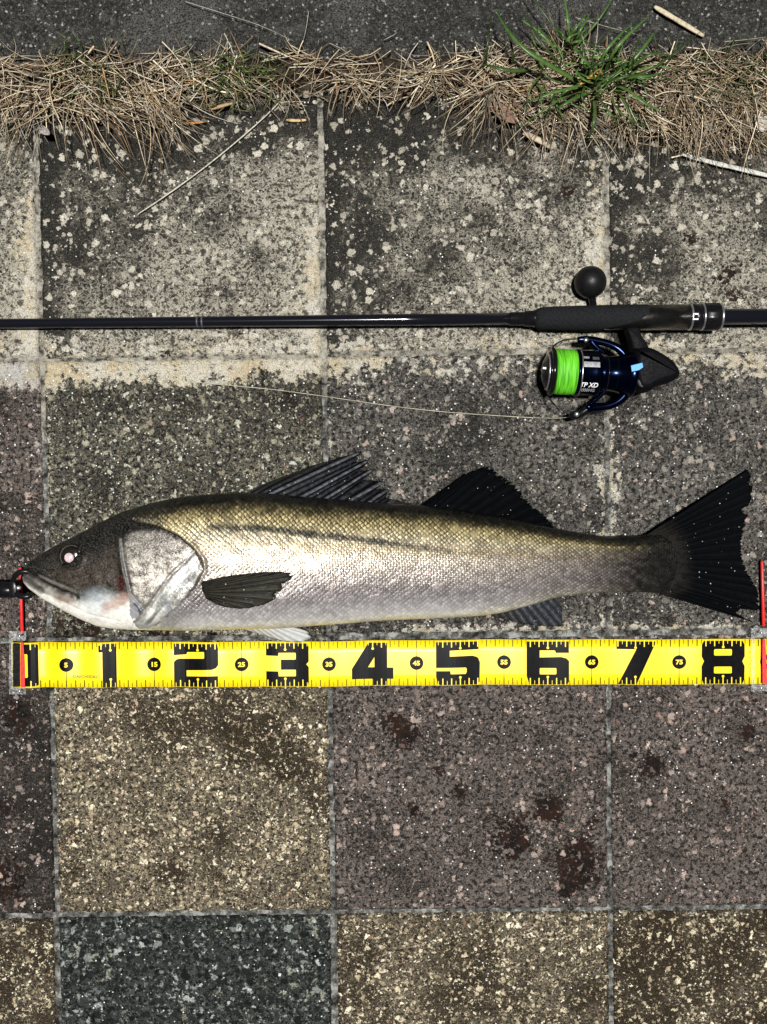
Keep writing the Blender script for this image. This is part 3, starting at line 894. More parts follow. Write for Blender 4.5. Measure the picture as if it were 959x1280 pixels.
    # ---- pigment
    n1 = fbm(qx / 7, qy / 5, 70); n2 = fbm(qx / 30, qy / 14, 71); n3 = fbm(qx / 3, qy / 3, 72)
    tt = T + (n1 - .5) * .05 + (n2 - .5) * .05
    keys = [0, .05, .10, .17, .25, .30, .36, .44, .60, .70, .80, .90, .95, 1.0]
    cols = np.array([(.006, .006, .005), (.010, .010, .008), (.075, .060, .026), (.43, .35, .165), (.60, .515, .30), (.60, .52, .36), (.52, .42, .26), (.50, .43, .34), (.47, .415, .37), (.37, .33, .32), (.40, .37, .365), (.48, .46, .44), (.58, .56, .49), (.46, .42, .33)])
    Cc = np.stack([np.interp(tt, keys, cols[:, i]) for i in range(3)], -1)
    mk = [0, .08, .17, .30, .42, .62, .78, .92, 1]
    met = np.interp(tt, mk, [.0, .04, .18, .30, .56, .60, .48, .22, .10])
    gap = np.interp(tt, [0, .1, .2, .30, .36, .45, .7, .95], [.95, 1.0, 1.0, .92, .60, .34, .55, .12])
    # towards the tail the flank turns dusky
    tl = sstep(560, 800, qx + (n2 - .5) * 60) * sstep(.10, .30, T)
    dusk = np.array([.085, .070, .064]) * (1 + .3 * (n3 - .5))[..., None]
    Cc = Cc * (1 - .90 * tl[..., None]) + dusk * .90 * tl[..., None]
    met *= (1 - .72 * tl); gap = gap * (1 - tl) + .75 * tl
    tl2 = sstep(725, 820, qx + (n1 - .5) * 60)
    Cc = Cc * (1 - .97 * tl2[..., None]) + np.array([.006, .006, .006]) * .97 * tl2[..., None]
    met *= 1 - tl2
    # gold back thins towards the tail: widen dark
    bk = sstep(.02, .0, T - .05 - .10 * sstep(480, 780, qx) - (n1 - .5) * .04)
    Cc = Cc * (1 - .6 * bk[..., None])
    # lateral line
    LL = [(252, 657), (272, 659), (320, 660), (360, 664), (400, 669), (440, 673), (470, 677), (540, 687), (640, 696), (720, 700), (800, 702)]
    dl = polydist(qx, qy + (n1 - .5) * 5, LL)
    ll = 1.25 * sstep(6.8, 1.2, dl) * sstep(250, 270, qx) * (1 - .9 * sstep(440, 680, qx)) * (.30 + 1.0 * n3)
    ll = np.clip(ll, 0, 1)
    Cc = Cc * (1 - .92 * ll[..., None]) + np.array([.012, .012, .010]) * ll[..., None]; met *= 1 - .8 * ll
    # dark flecks
    fk = sstep(.74, .80, fbm(qx / 2.6, qy / 2.2, 90)) * sstep(.15, .3, T) * sstep(560, 640, qx) * sstep(760, 680, qx) * sstep(.55, .35, np.abs(T - .42) * 3)
    Cc *= (1 - .85 * fk[..., None])
    body_c = Cc
    # ---- head
    hc = np.zeros_like(Cc); nq0 = fbm(qx / 2.4, qy / 2.4, 75)
    dk = np.array([.007, .007, .006]); brn = np.array([.044, .034, .026]); wht = np.array([.66, .64, .57]); slv = np.array([.46, .45, .42])
    # distance below the line that runs snout -> nape
    yt = np.interp(qx, [30, 60, 90, 120, 150, 200, 250], [722, 706, 700, 688, 672, 650, 640])
    a1 = sstep(-14, 26, qy - yt + (n2 - .5) * 20)
    hc = dk * (1 - a1[..., None]) + brn * a1[..., None]
    hc *= (.30 + 1.0 * n1 + 1.1 * (nq0 - .5))[..., None]
    yb = np.interp(qx, [30, 45, 60, 80, 100, 120, 140, 165], [722, 728, 736, 746, 748, 746, 744, 744])
    a2 = sstep(-9, 16, qy - yb + (n1 - .5) * 12)
    lowc = wht * (.80 + .4 * n2)[..., None]
    hc = hc * (1 - a2[..., None]) + lowc * a2[..., None]
    bl = sstep(24, 6, np.hypot((qx - 122) / 1.3, qy - 752))           # bluish cheek sheen
    hc = hc * (1 - .45 * bl[..., None]) + np.array([.42, .49, .54]) * .45 * bl[..., None]
    pk = sstep(9, 2, polydist(qx, qy, [(132, 760), (146, 754), (156, 747)]) + (n1 - .5) * 8) + .7 * sstep(6, 1, polydist(qx, qy, [(72, 746), (88, 752)]))
    pk = np.clip(pk, 0, 1); hc = hc * (1 - .6 * pk[..., None]) + np.array([.36, .19, .15]) * .6 * pk[..., None]
    hm = .15 * (1 - a2)
    # gill plate: speckled silver
    gp = inpoly(ux_, uy_, [(152, 668), (172, 658), (205, 660), (228, 672), (243, 688), (232, 702), (214, 718), (200, 738), (186, 758), (176, 768), (165, 745), (158, 722), (153, 700)])
    GPL = [(152, 668), (172, 658), (205, 660), (228, 672), (243, 688), (232, 702), (214, 718), (200, 738), (186, 758), (176, 768), (165, 745), (158, 722), (153, 700), (152, 668)]
    gpd = np.where(gp, sstep(0, 11, polydist(ux_, uy_, GPL)), 0)
    innr = (gp & (polydist(ux_, uy_, [(236, 697), (232, 702), (214, 718), (200, 738), (186, 758), (176, 768)]) < 14))[..., None]
    hc = np.where(innr, np.array([.34, .31, .27]) * (.5 + 1.0 * n1)[..., None], hc)
    nq = fbm(qx / 1.9 + wx, qy / 1.5 + wy, 73, 2)
    spk = sstep(.44, .56, nq * .62 + n1 * .38 + .10 * sstep(690, 750, qy) - .05) * (.55 + .45 * sstep(660, 720, qy))
    wg = .85 * sstep(.15, 1.0, ((qx - 150) * .45 + (qy - 662) * .9) / 95 + (n2 - .5) * .5)
    spk = np.clip((.15 + .9 * sstep(.3, .7, n1)) * (.15 + .95 * wg), 0, 1)
    gpc = np.array([.050, .041, .032]) * (1 - spk[..., None]) + np.array([.78, .72, .62]) * spk[..., None]
    hc = np.where(gp[..., None], hc * (1 - gpd[..., None]) + gpc * gpd[..., None], hc)
    hm = np.where(gp, .25 + .55 * wg, hm)
    # shadow painted in the crease along the upper gill edge and nape
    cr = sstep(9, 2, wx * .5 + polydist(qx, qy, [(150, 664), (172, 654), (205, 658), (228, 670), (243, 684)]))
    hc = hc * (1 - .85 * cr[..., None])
    # pale gill membrane with whitish highlight streaks painted on
    mb = inpoly(ux_, uy_, [(243, 690), (251, 698), (254, 710), (244, 730), (228, 750), (212, 766), (196, 782), (172, 786), (166, 778), (180, 764), (192, 750), (206, 732), (220, 714), (234, 702)])
    dI = polydist(qx, qy, INN); al = -.62 * qx + .78 * qy
    mc = np.array([.70, .69, .63]) * (.30 + .95 * sstep(.25, .72, fbm(dI / 4.2 + wx * .12, al / 24, 74)))[..., None]
    bl2 = sstep(.45, .65, n2)[..., None]; mc = mc * (1 - .35 * bl2) + np.array([.44, .52, .58]) * .35 * bl2
    spot = sstep(.50, .64, n3) * sstep(14, 5, polydist(qx, qy, [(252, 702), (246, 728), (230, 748)]))
    mc = mc * (1 - .6 * spot[..., None])
    MBL = [(243, 690), (251, 698), (254, 710), (244, 730), (228, 750), (212, 766), (196, 782), (172, 786), (166, 778), (180, 764), (192, 750), (206, 732), (220, 714), (234, 702), (243, 690)]
    hc = np.where(mb[..., None], np.array([.30, .28, .25]) * (.5 + 1.0 * n1)[..., None], hc)
    mbw = np.where(mb, sstep(0, 5, polydist(ux_, uy_, MBL)), 0)[..., None]
    hc = hc * (1 - mbw) + mc * mbw; hm = np.where(mb, .42, hm)
    ed = sstep(2.2, .6, polydist(qx, qy, INN)); hc = hc * (1 - .3 * ed[..., None]) + np.array([.66, .64, .58]) * .3 * ed[..., None]
    pe = .55 * sstep(2.0, .5, polydist(qx, qy, [(151, 674), (153, 700), (158, 722), (163, 744)])); hc = hc * (1 - .55 * pe[..., None]) + np.array([.46, .47, .45]) * .55 * pe[..., None]
    pe2 = sstep(4, 1.5, polydist(qx, qy, [(146, 672), (149, 700), (152, 722)])); hc *= (1 - .6 * pe2[..., None])
    gg = inpoly(qx, qy, [(163, 746), (172, 748), (180, 760), (178, 768), (166, 774), (162, 768)]); hc = np.where(gg[..., None], np.array([.22, .22, .23]) * (.7 + .6 * n1)[..., None], hc)
    rd = sstep(1.15, .75, np.hypot((qx - 151.5) / 4.0, (qy - 729) / 10.5)); hc = hc * (1 - rd[..., None]) + np.array([.035, .002, .002]) * rd[..., None]
    # mouth and jaw streaks
    mo = sstep(2.4, .6, polydist(qx, qy, MOU)); hc = hc * (1 - .88 * mo[..., None])
    mx = sstep(2.2, .5, polydist(qx, qy, MAXL)); hc = hc * (1 - .6 * mx[..., None])
    ml = sstep(3.0, .8, polydist(qx, qy, [(50, 720), (66, 728), (82, 734), (94, 740)])); hc = hc * (1 - .35 * ml[..., None]) + np.array([.30, .28, .25]) * .35 * ml[..., None]
    dj = polydist(qx, qy, [(44, 733), (62, 743), (84, 752)]); js = sstep(4, 1.5, dj); hc = hc * (1 - .35 * js[..., None])
    lip = sstep(6, 2.5, polydist(qx, qy, [(33, 724), (40, 730), (52, 738)])); hc = hc * (1 - .75 * lip[..., None])
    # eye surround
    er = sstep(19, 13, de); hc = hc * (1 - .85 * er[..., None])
    hgap = np.zeros_like(qx)
    headmask = np.where(inop, 1.0, 0.0)
    # nape: dark fading into scales behind the head
    nape = sstep(1, 0, (qx - 175) / 70 + (qy - 640) / 60 + (n1 - .5) * .5) * (~inop)
    body_c = body_c * (1 - .85 * nape[..., None]) + np.array([.020, .019, .015]) * .85 * nape[..., None]
    met *= 1 - .8 * nape
    sh = (~inop) * np.maximum(sstep(32, 4, polydist(qx, qy, [(246, 735), (228, 754), (208, 776)])) * (n3 * .6 + .6), sstep(30, 4, polydist(qx, qy, [(243, 686), (255, 708), (248, 728)])) * (n1 * .9 + .2))   # dusky speckle and shading painted in the gill groove
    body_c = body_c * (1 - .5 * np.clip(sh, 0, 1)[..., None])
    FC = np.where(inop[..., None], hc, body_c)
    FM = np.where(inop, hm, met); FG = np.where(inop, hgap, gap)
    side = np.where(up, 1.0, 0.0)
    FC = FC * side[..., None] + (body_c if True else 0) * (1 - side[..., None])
    # under side repeats the flank colours
    o = build('body', [(V, Fc)], fish_mat(), t, True)
    set_attr(o, 'Col', np.concatenate([FC.reshape(-1, 3), np.ones((len(V), 1))], 1), 'FLOAT_COLOR')
    spk_a = np.where(inop & up, np.where(gp, gpd * (.35 + .30 * wg), np.where(mb, .12, .07)), .08 * np.clip(met * 3, 0, 1))
    set_attr(o, 'wet', np.where(inop & up, np.where(gp | mb, .5, .05), .45).ravel())
    set_attr(o, 'speck', spk_a.ravel())
    set_attr(o, 'metal', FM.ravel()); set_attr(o, 'gap', FG.ravel())
    hgt = (by - ty)
    vrow = T * (hgt / (3.0 * (np.maximum(hgt, 60) / 165) ** .35))[:, None]
    uv = np.stack([PX / 6.6, vrow, np.zeros_like(PX)], -1).reshape(-1, 3)
    set_attr(o, 'scale_uv', uv, 'FLOAT_VECTOR')

    # ---- fins
    def zat(x): return float(np.interp(x, xs, zm))
    def fin(name, basept, edge, mat, z0, z1, n=150, m=16, jag=0.0, ripple=.0008, nr=14, seed=1, thick=.0008, sag=0.0, label=None, pairs=False):
        def res(pts, n):
            if pairs:
                a = np.array(pts, float); q = np.linspace(0, len(a) - 1, n); i = np.arange(len(a))
                return np.stack([np.interp(q, i, a[:, 0]), np.interp(q, i, a[:, 1])], 1)
            a = np.array(pts, float); d = np.concatenate([[0], np.cumsum(np.hypot(*np.diff(a, axis=0).T))]); q = np.linspace(0, d[-1], n)
            return np.stack([np.interp(q, d, a[:, 0]), np.interp(q, d, a[:, 1])], 1)
        B = res(basept, n); E = res(edge, n)
        r = np.random.default_rng(seed)
        j = 1 - jag * np.abs(fbm(np.arange(n) / 3.2, np.zeros(n), seed, 3) - .4) * 2.0 - (jag * .8) * (r.uniform(0, 1, n) > .9)
        vv = np.linspace(0, 1, m)
        X = B[:, None, 0] + (E - B)[:, None, 0] * (vv[None] * (1 - (1 - j)[:, None] * vv[None] ** 3))
        Y = B[:, None, 1] + (E - B)[:, None, 1] * (vv[None] * (1 - (1 - j)[:, None] * vv[None] ** 3))
        zb = np.array([z0(x) if callable(z0) else z0 for x in B[:, 0]])
        Z = zb[:, None] * (1 - vv[None]) + z1 * vv[None] + np.sin(np.linspace(0, nr * 2 * math.pi, n))[:, None] * ripple * sstep(0, .2, vv)[None] + sag * np.sin(vv * math.pi)[None]
        Z = np.maximum(Z, .0018)
        V = Pa(X, Y, Z).reshape(-1, 3)
        Fc = [[i * m + k, i * m + k + 1, (i + 1) * m + k + 1, (i + 1) * m + k] for i in range(n - 1) for k in range(m - 1)]
        o = build(name, [(V, Fc)], mat, t, True)
        U = np.repeat(np.linspace(-.5 if pairs == 'tips' else 0, nr, n)[:, None], m, 1); Vv = np.repeat(vv[None], n, 0)
        set_attr(o, 'fin_uv', np.stack([U, Vv, 0 * U], -1).reshape(-1, 3), 'FLOAT_VECTOR')
        md = o.modifiers.new('thickness', 'SOLIDIFY'); md.thickness = thick; md.offset = 0
        if label: o['label'] = label
        return o
    fd = fin_mat('dark_fin', (.0016, .0018, .0022), (.0045, .005, .007), .5, gloss=.55, spec=.02)
    fsp = fin_mat('spiny_fin', (.0018, .002, .0028), (.11, .115, .13), .8, w0=.13, gloss=.34, spec=.10)
    fpec = fin_mat('pectoral_fin_skin', (.006, .006, .005), (.075, .066, .045), .5, tip=(.018, .016, .012), gloss=.40, spec=.10)
    fan_ = fin_mat('anal_fin_skin', (.012, .013, .017), (.11, .115, .13), .6, gloss=.40, spec=.10)
    fpel = fin_mat('pelvic_fin_skin', (.42, .43, .42), (.58, .60, .60), .5)
    pr = [((306, 619), (318, 610)), ((316, 620), (388, 583)), ((330, 621), (453, 564)), ((350, 622), (444, 578)), ((372, 625), (464, 574)), ((384, 626), (447, 590)), ((402, 627), (468, 586)), ((414, 628), (453, 600)),
          ((432, 630), (482, 602)), ((440, 631), (468, 612)), ((456, 632), (486, 611.5)), ((466, 633), (482, 622)), ((480, 634), (491, 625)), ((512, 635), (514, 630))]
    fin('spiny_dorsal_fin', [p[0] for p in pr], [p[1] for p in pr], fsp, zat, .010, 312, 18, .045, .0005, 6.0, 3, .001, .004, pairs='tips')
    pr = [((524, 634), (536, 624)), ((527, 635), (556, 610)), ((530, 635), (582, 591)), ((535, 636), (600, 585)), ((545, 638), (610, 582)), ((560, 640), (625, 592)), ((578, 643), (640, 602)), ((598, 646), (651, 613)), ((618, 650), (660, 628)), ((640, 654), (677, 640)), ((665, 660), (690, 653)), ((690, 667), (693, 663))]
    fin('soft_dorsal_fin', [p[0] for p in pr], [p[1] for p in pr], fd, zat, .007, 260, 16, .13, .0004, 15, 5, pairs=True)
    edge3 = [(936, 586), (939, 596), (941, 609), (940, 622), (937, 631), (928, 635), (935, 644), (931, 656), (928, 668), (927, 680), (928, 699), (932, 710), (936, 719), (942, 728), (947, 736), (949, 750), (950, 763), (940, 762), (928, 761), (921, 766), (932, 774), (941, 777)]
    fin('tail_fin', [(808, 669), (832, 672), (843, 686), (846, 703), (843, 721), (834, 736), (818, 740)], edge3, fin_mat('tail_fin_skin', (.0016, .0018, .0022), (.005, .0055, .0075), .5, gloss=.55, spec=.02, root=(.016, .0145, .0125)), .0172, .004, 320, 26, .035, .0007, 20, 7, .0012, .001)
    fin('anal_fin', [(612, 764), (640, 759), (670, 750), (698, 744)], [(616, 770), (634, 775), (652, 779), (668, 782), (682, 783), (703, 783), (703, 770), (702, 758), (697, 750)], fan_, lambda x: zat(x) * .9, .006, 140, 12, .04, .0008, 10, 9)
    fin('pectoral_fin', [(252, 728), (253, 738), (258, 748)], [(256, 727), (280, 721), (302, 718), (325, 715.5), (350, 714.5), (366, 716), (371, 719), (364, 725), (352, 731), (354, 737), (344, 742), (346, 748), (338, 752), (328, 757), (314, 760), (300, 761), (284, 759), (270, 755), (262, 750)], fpec, .083, .087, 180, 16, .05, .0003, 13, 11, .001, .004)
    fin('pelvic_fin', [(300, 780), (330, 781), (352, 781)], [(306, 787), (330, 794), (345, 799), (362, 803), (380, 803), (389, 797), (386, 790), (372, 784)], fpel, .022, .003, 90, 10, .03, .0006, 8, 13)
    # ---- eye: dark iris ring, pupil painted with the pink reflection of the flash
    zE = float(Wd[..., 2][np.unravel_index(np.argmin(np.where(up, de, 1e9)), de.shape)])
    def dome(cx, cy, r, z, h, n=28, m=8):
        c = P(cx, cy, z); rr = r * MPP * (CH - z) / CH
        V = []; Fc = []
        for i in range(m):
            a = (i / m) * math.pi / 2
            for k in range(n):
                b = 2 * math.pi * k / n
                V.append((c.x + rr * math.cos(a) * math.cos(b), c.y + rr * math.cos(a) * math.sin(b), c.z + h * math.sin(a)))
        V.append((c.x, c.y, c.z + h))
        for i in range(m - 1):
            for k in range(n): Fc.append([i * n + k, i * n + (k + 1) % n, (i + 1) * n + (k + 1) % n, (i + 1) * n + k])
        for k in range(n): Fc.append([(m - 1) * n + k, (m - 1) * n + (k + 1) % n, len(V) - 1])
        return V, Fc
    eye = build('eye', [dome(89.5, 695.5, 13.5, zE - .0012, .0030)], plain('iris', (.010, .008, .006), .12, 0, .3, 200, coat=.6), t)
    build('pupil', [dome(86.8, 697, 6.3, zE + .0008, .0022)], plain('flash_pink_pupil', (.52, .40, .41), .25, 0, .35, 900), eye)
    rp = [P(89.5 + 13.8 * math.cos(a), 695.5 + 13.8 * math.sin(a), zE - .0003) for a in np.linspace(0, 2 * math.pi, 41)]
    build('eye_ring', [tube(rp, .0006, 8, False)], plain('eye_ring_skin', (.055, .045, .036), .45, .1, .4, 300, spec=.2), eye)
    # small bright crescent on the rim of the eye
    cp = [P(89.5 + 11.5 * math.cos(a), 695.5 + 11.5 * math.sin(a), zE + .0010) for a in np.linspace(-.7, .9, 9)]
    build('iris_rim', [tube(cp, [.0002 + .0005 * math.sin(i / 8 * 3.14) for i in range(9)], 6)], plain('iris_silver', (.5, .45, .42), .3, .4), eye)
    return t

def fish_mat():
    t = NT('fish_skin')
    suv = t.attr('scale_uv')['Vector']
    nz = t.noise(t.pos(), 90, 2)[1]
    wv = t.n('ShaderNodeVectorMath', operation='MULTIPLY_ADD'); t.l(nz, wv.inputs[0]); wv.inputs[1].default_value = (1.1, 1.1, 0); t.l(suv, wv.inputs[2])
    sx = t.n('ShaderNodeSeparateXYZ'); t.l(wv.outputs[0], sx.inputs[0])
    a = t.math('ADD', sx.outputs[0], t.math('MULTIPLY', sx.outputs[1], .5)); b = t.math('SUBTRACT', sx.outputs[0], t.math('MULTIPLY', sx.outputs[1], .5))
    fa = t.math('FRACT', a); fb = t.math('FRACT', b)
    e = t.math('MULTIPLY', t.math('SQRT', t.math('ADD', t.math('MULTIPLY', fa, fa), t.math('MULTIPLY', fb, fb))), .5)   # rounded rear edge of each overlapping scale
    # random tone per scale
    ca = t.math('FLOOR', a); cb = t.math('FLOOR', b)
    cx = t.n('ShaderNodeCombineXYZ'); t.l(ca, cx.inputs[0]); t.l(cb, cx.inputs[1])
    wnn = t.n('ShaderNodeTexWhiteNoise', noise_dimensions='2D'); t.l(cx.outputs[0], wnn.inputs['Vector'])
    rnd = wnn.outputs['Value']
    gap = t.math('MULTIPLY', t.attr('gap')['Fac'], t.ss(t.noise(t.pos(), 75, 5, .7)[0], .34, .52, .35, 1.0))
    edge = t.math('MULTIPLY', t.ss(e, .28, .47), t.ss(rnd, .0, .35, .45, 1.0))
    colr = t.attr('Col')['Color']
    spa = t.attr('speck')['Fac']; ns = t.noise(t.pos(), 620, 4, .72)[0]
    sb = t.math('MULTIPLY', t.ss(ns, .505, .56), spa)
    colr = t.mix(sb, colr, (.66, .61, .54)); colr = t.mix(t.math('MULTIPLY', t.ss(ns, .48, .42), spa), colr, (.020, .017, .013))
    colr = t.mix(t.math('MULTIPLY', edge, gap), colr, t.mix(.88, colr, (.008, .008, .006)))
    tone = t.math('MULTIPLY', t.math('SUBTRACT', rnd, .5), t.math('ADD', t.math('MULTIPLY', gap, .9), .22))
    hsv = t.n('ShaderNodeHueSaturation'); t.l(colr, hsv.inputs['Color']); t.l(t.math('ADD', 1.0, tone), hsv.inputs['Value'])
    t.set(color=hsv.outputs[0], metal=t.math('MULTIPLY_ADD', sb, .35, t.attr('metal')['Fac'], clamp=True), spec=t.math('MULTIPLY_ADD', t.attr('metal')['Fac'], .5, .04))
    t.put(t.b.inputs['Roughness'], t.ss(t.noise(t.pos(), 120, 5, .65)[0], .35, .65, .28, .44))
    sc = t.math('MULTIPLY', t.ss(e, .20, .56), t.ss(gap, 0, .5, .25, 1.0))
    h = t.math('ADD', t.math('MULTIPLY', t.math('ADD', sc, t.math('MULTIPLY', rnd, .5)), -.6), t.math('ADD', t.math('MULTIPLY', t.noise(t.pos(), 1200, 2)[0], .25), t.math('MULTIPLY', t.math('MULTIPLY', ns, spa), 1.3)))
    t.bump(h, .95, .0013)
    t.put(t.b.inputs['Coat Weight'], t.attr('wet')['Fac']); t.b.inputs['Coat Roughness'].default_value = .27
    t.t.links.new(t.b.inputs['Normal'].links[0].from_socket, t.b.inputs['Coat Normal'])
    return t.m

def fin_mat(name, dark, ray, amt, w0=.34, tip=None, gloss=.34, spec=.4, root=None):
    t = NT(name)
    uv = t.attr('fin_uv')['Vector']
    sx = t.n('ShaderNodeSeparateXYZ'); t.l(uv, sx.inputs[0])
    f = t.math('ABSOLUTE', t.math('SUBTRACT', t.math('FRACT', sx.outputs[0]), .5))
    r1 = t.ss(f, w0, .06)
    f2 = t.math('ABSOLUTE', t.math('SUBTRACT', t.math('FRACT', t.math('MULTIPLY', sx.outputs[0], 3.0)), .5))
    r2 = t.math('MULTIPLY', t.ss(f2, .4, .1), .4)
    n1 = t.noise(t.pos(), 200, 4, .6)[0]
    r = t.math('MULTIPLY', t.math('MULTIPLY', t.math('ADD', r1, r2), amt), t.ss(n1, .3, .7, .2, 1.0))
    c = t.mix(r, dark, ray)
    if root: c = t.mix(t.math('MULTIPLY', t.ss(sx.outputs[1], .30, .0), t.ss(n1, .35, .6, .35, 1.0)), c, root)
    if tip: c = t.mix(t.ss(n1, .45, .7), c, tip)
    v3 = t.vor(t.pos(), 520); s3 = t.n('ShaderNodeSeparateColor'); t.l(v3['Color'], s3.inputs[0])
    c = t.mix(t.math('MULTIPLY', t.ss(s3.outputs[0], .982, .986), t.ss(v3['Distance'], t.math('ADD', .15, t.math('MULTIPLY', s3.outputs[1], .4)), .1)), c, (.5, .5, .48))
    t.set(color=c, spec=spec)
    t.put(t.b.inputs['Roughness'], t.ss(n1, .3, .7, gloss, gloss + .3))
    t.bump(t.math('ADD', r1, t.math('MULTIPLY', r2, .7)), .6, .0012)
    return t.m
fish()

# ------------------------------------------------------------------ measuring tape
def tape():
    A = P(84, 831.2, .002); Bv = P(849, 827.0, .002)
    ux = (Bv - A) / 70.0                                  # one centimetre along the tape
    uy = Vector((-ux.y, ux.x, 0))                         # one centimetre across
    HW = 2.60                                             # half width, cm
    def wave(s):
        return .0016 + .0018 * (1 + math.sin(s * 1.55 + .6)) * math.exp(-max(0, s - 1) / 16) + .0004 * (1 + math.sin(s * .42)) + .0004 * math.sin(s * .9 + 1)
    def T(s, w, lift=0.0):
        p = A + ux * (s - 5) + uy * (w * HW + .03 * math.sin(s * .5) + .04 * math.sin(s * .13 + 1))
        return (p.x, p.y, wave(s) + lift)
    def strip(s0, s1, w0, w1, lift, step=.5, thick=0.0):
        n = max(1, int(math.ceil((s1 - s0) / step)))
        V = []; Fc = []
        for i in range(n + 1):
            s = s0 + (s1 - s0) * i / n
            V += [T(s, w0, lift), T(s, w1, lift)]
        for i in range(n): Fc.append([2 * i, 2 * i + 2, 2 * i + 3, 2 * i + 1])
        return V, Fc
    def poly(pts, s0, lift):
        """flat printed polygon, cut into half-centimetre slices so that it follows the tape"""
        xs = sorted(set([p[0] for p in pts])); 
        import bmesh
        bm = bmesh.new()
        vs = [bm.verts.new((x, y, 0)) for x, y in pts]
        bm.faces.new(vs)
        x = math.floor(min(xs) * 2) / 2
        while x < max(xs):
            bmesh.ops.bisect_plane(bm, geom=bm.verts[:] + bm.edges[:] + bm.faces[:], plane_co=(x, 0, 0), plane_no=(1, 0, 0)); x += .5
        bmesh.ops.triangulate(bm, faces=bm.faces[:])
        bm.verts.index_update()
        V = [T(s0 + v.co.x, max(-.995, min(.995, v.co.y)), lift) for v in bm.verts]
        Fc = []
        for f in bm.faces:
            q = [v.index for v in f.verts]
            if f.normal.z < 0: q = q[::-1]
            Fc.append(q)
        bm.free()
        return V, Fc
    yel = NT('tape_yellow'); p = yel.pos()
    n = yel.noise(p, 25, 4)[0]; sc = yel.noise(p, 220, 5, .7)[0]
    c = yel.ramp(n, [(.3, (.78, .58, .006)), (.7, (.86, .66, .012))]); c = yel.mix(yel.ss(sc, .56, .70, 0, .40), c, (.45, .33, .03))
    yel.set(color=c, rough=.34, spec=.3); yel = yel.m
    blk = NT('tape_black'); p = blk.pos()
    c = blk.ramp(blk.noise(p, 160, 5, .7)[0], [(.35, (.003, .003, .0035)), (.68, (.006, .006, .007)), (.8, (.025, .025, .025))])
    blk.set(color=c, rough=.24, spec=.06); blk = blk.m
    t = thing('measuring_tape', 'yellow tape measure with black centimetre numerals lying below the fish', 'tape measure', T(40, 0))
    # band (with thickness)
    S0, S1 = -1.35, 104.0
    nb = 420; V = []; Fc = []
    for i in range(nb + 1):
        s = S0 + (S1 - S0) * i / nb
        for w in (-1, -.5, 0, .5, 1): V.append(T(s, w, .0003 * (1 - w * w)))
        V += [T(s, 1, -.0006), T(s, -1, -.0006)]
    for i in range(nb):
        a = 7 * i
        for k in range(7):
            k2 = (k + 1) % 7
            Fc.append([a + k, a + 7 + k, a + 7 + k2, a + k2])
    build('band', [(V, Fc)], yel, t, True)
    L1, L2 = .00045, .00060
    def rect(x0, x1, y0, y1): return [(x0, y0), (x1, y0), (x1, y1), (x0, y1)]
    def rr(x0, x1, y0, y1, r=.12):
        k = r / HW
        return [(x0 + r, y0), (x1 - r, y0), (x1 - .03, y0 + k * .35), (x1, y0 + k), (x1, y1 - k), (x1 - .03, y1 - k * .35), (x1 - r, y1), (x0 + r, y1), (x0 + .03, y1 - k * .35), (x0, y1 - k), (x0, y0 + k), (x0 + .03, y0 + k * .35)]
    G = {}
    G[0] = ([rr(.0, 1.8, -.93, .93, .3)], [rr(-.02, .65, -.54, .50, .12)])
    G[1] = ([[(-.88, -.99), (.66, -.99), (.66, .93), (-.88, .93)], [(-1.3, .56), (-.88, .56), (-.88, .86), (-1.3, .86)]], [])
    G[2] = ([[(-2.72, -.98), (2.28, -.98), (2.28, -.10), (2.33, 0), (2.33, .70), (2.2, .92), (-2.72, .92)]],
            [[(-2.74, .10), (-2.45, .22), (-2.1, .26), (-1.3, .26), (.70, .28), (.75, .32), (.75, .54), (.7, .57), (-1.2, .55), (-1.3, .45), (-2.74, .41)], [(-1.3, -.52), (2.34, -.50), (2.34, .0), (2.1, -.14), (1.6, -.22), (-1.3, -.26)]])
    G[3] = ([[(-2.2, -.98), (2.5, -.98), (2.68, -.80), (2.68, -.12), (2.4, 0), (2.68, .12), (2.68, .76), (2.5, .92), (-2.2, .92)]],
            [[(-2.22, -.31), (-.8, -.32), (-.75, -.54), (1.15, -.54), (1.2, -.50), (1.2, -.28), (1.15, -.25), (-.5, -.25), (-.5, .20), (1.15, .20), (1.2, .24), (1.2, .46), (1.15, .50), (-.75, .50), (-.8, .36), (-2.22, .38)]])
    G[4] = ([[(.05, -.98), (1.65, -.98), (1.65, -.70), (2.35, -.70), (2.35, -.20), (1.65, -.20), (1.65, .90), (-.5, .90), (-2.4, -.24), (-2.4, -.70), (.05, -.70)]], [[(-.55, -.18), (.18, -.18), (.18, .26)]])
    G[5] = ([[(-2.6, -.93), (-2.3, -.98), (1.9, -.98), (2.2, -.85), (2.25, .0), (2.1, .15), (2.1, .92), (-2.77, .92), (-2.77, -.6)]],
            [[(-1.2, .28), (1.4, .30), (1.9, .24), (2.3, .10), (2.3, .58), (-1.2, .54)], [(-2.8, -.36), (-1.15, -.36), (-1.1, -.50), (.6, -.50), (.72, -.42), (.72, -.26), (.6, -.22), (-2.8, -.22)]])
    G[6] = ([[(-2.1, -.98), (2.2, -.98), (2.42, -.85), (2.42, .05), (2.38, .92), (-2.42, .92), (-2.42, -.6)]],
            [[(-.92, .22), (1.5, .24), (2.1, .18), (2.46, .04), (2.46, .42), (.92, .42), (.8, .53), (-.92, .53)], rr(-.92, .98, -.53, -.25, .1)])
    G[7] = ([[(-2.15, .57), (.10, .57), (-1.95, -.98), (.15, -.98), (2.25, .80), (2.25, .92), (-2.15, .92)]], [])
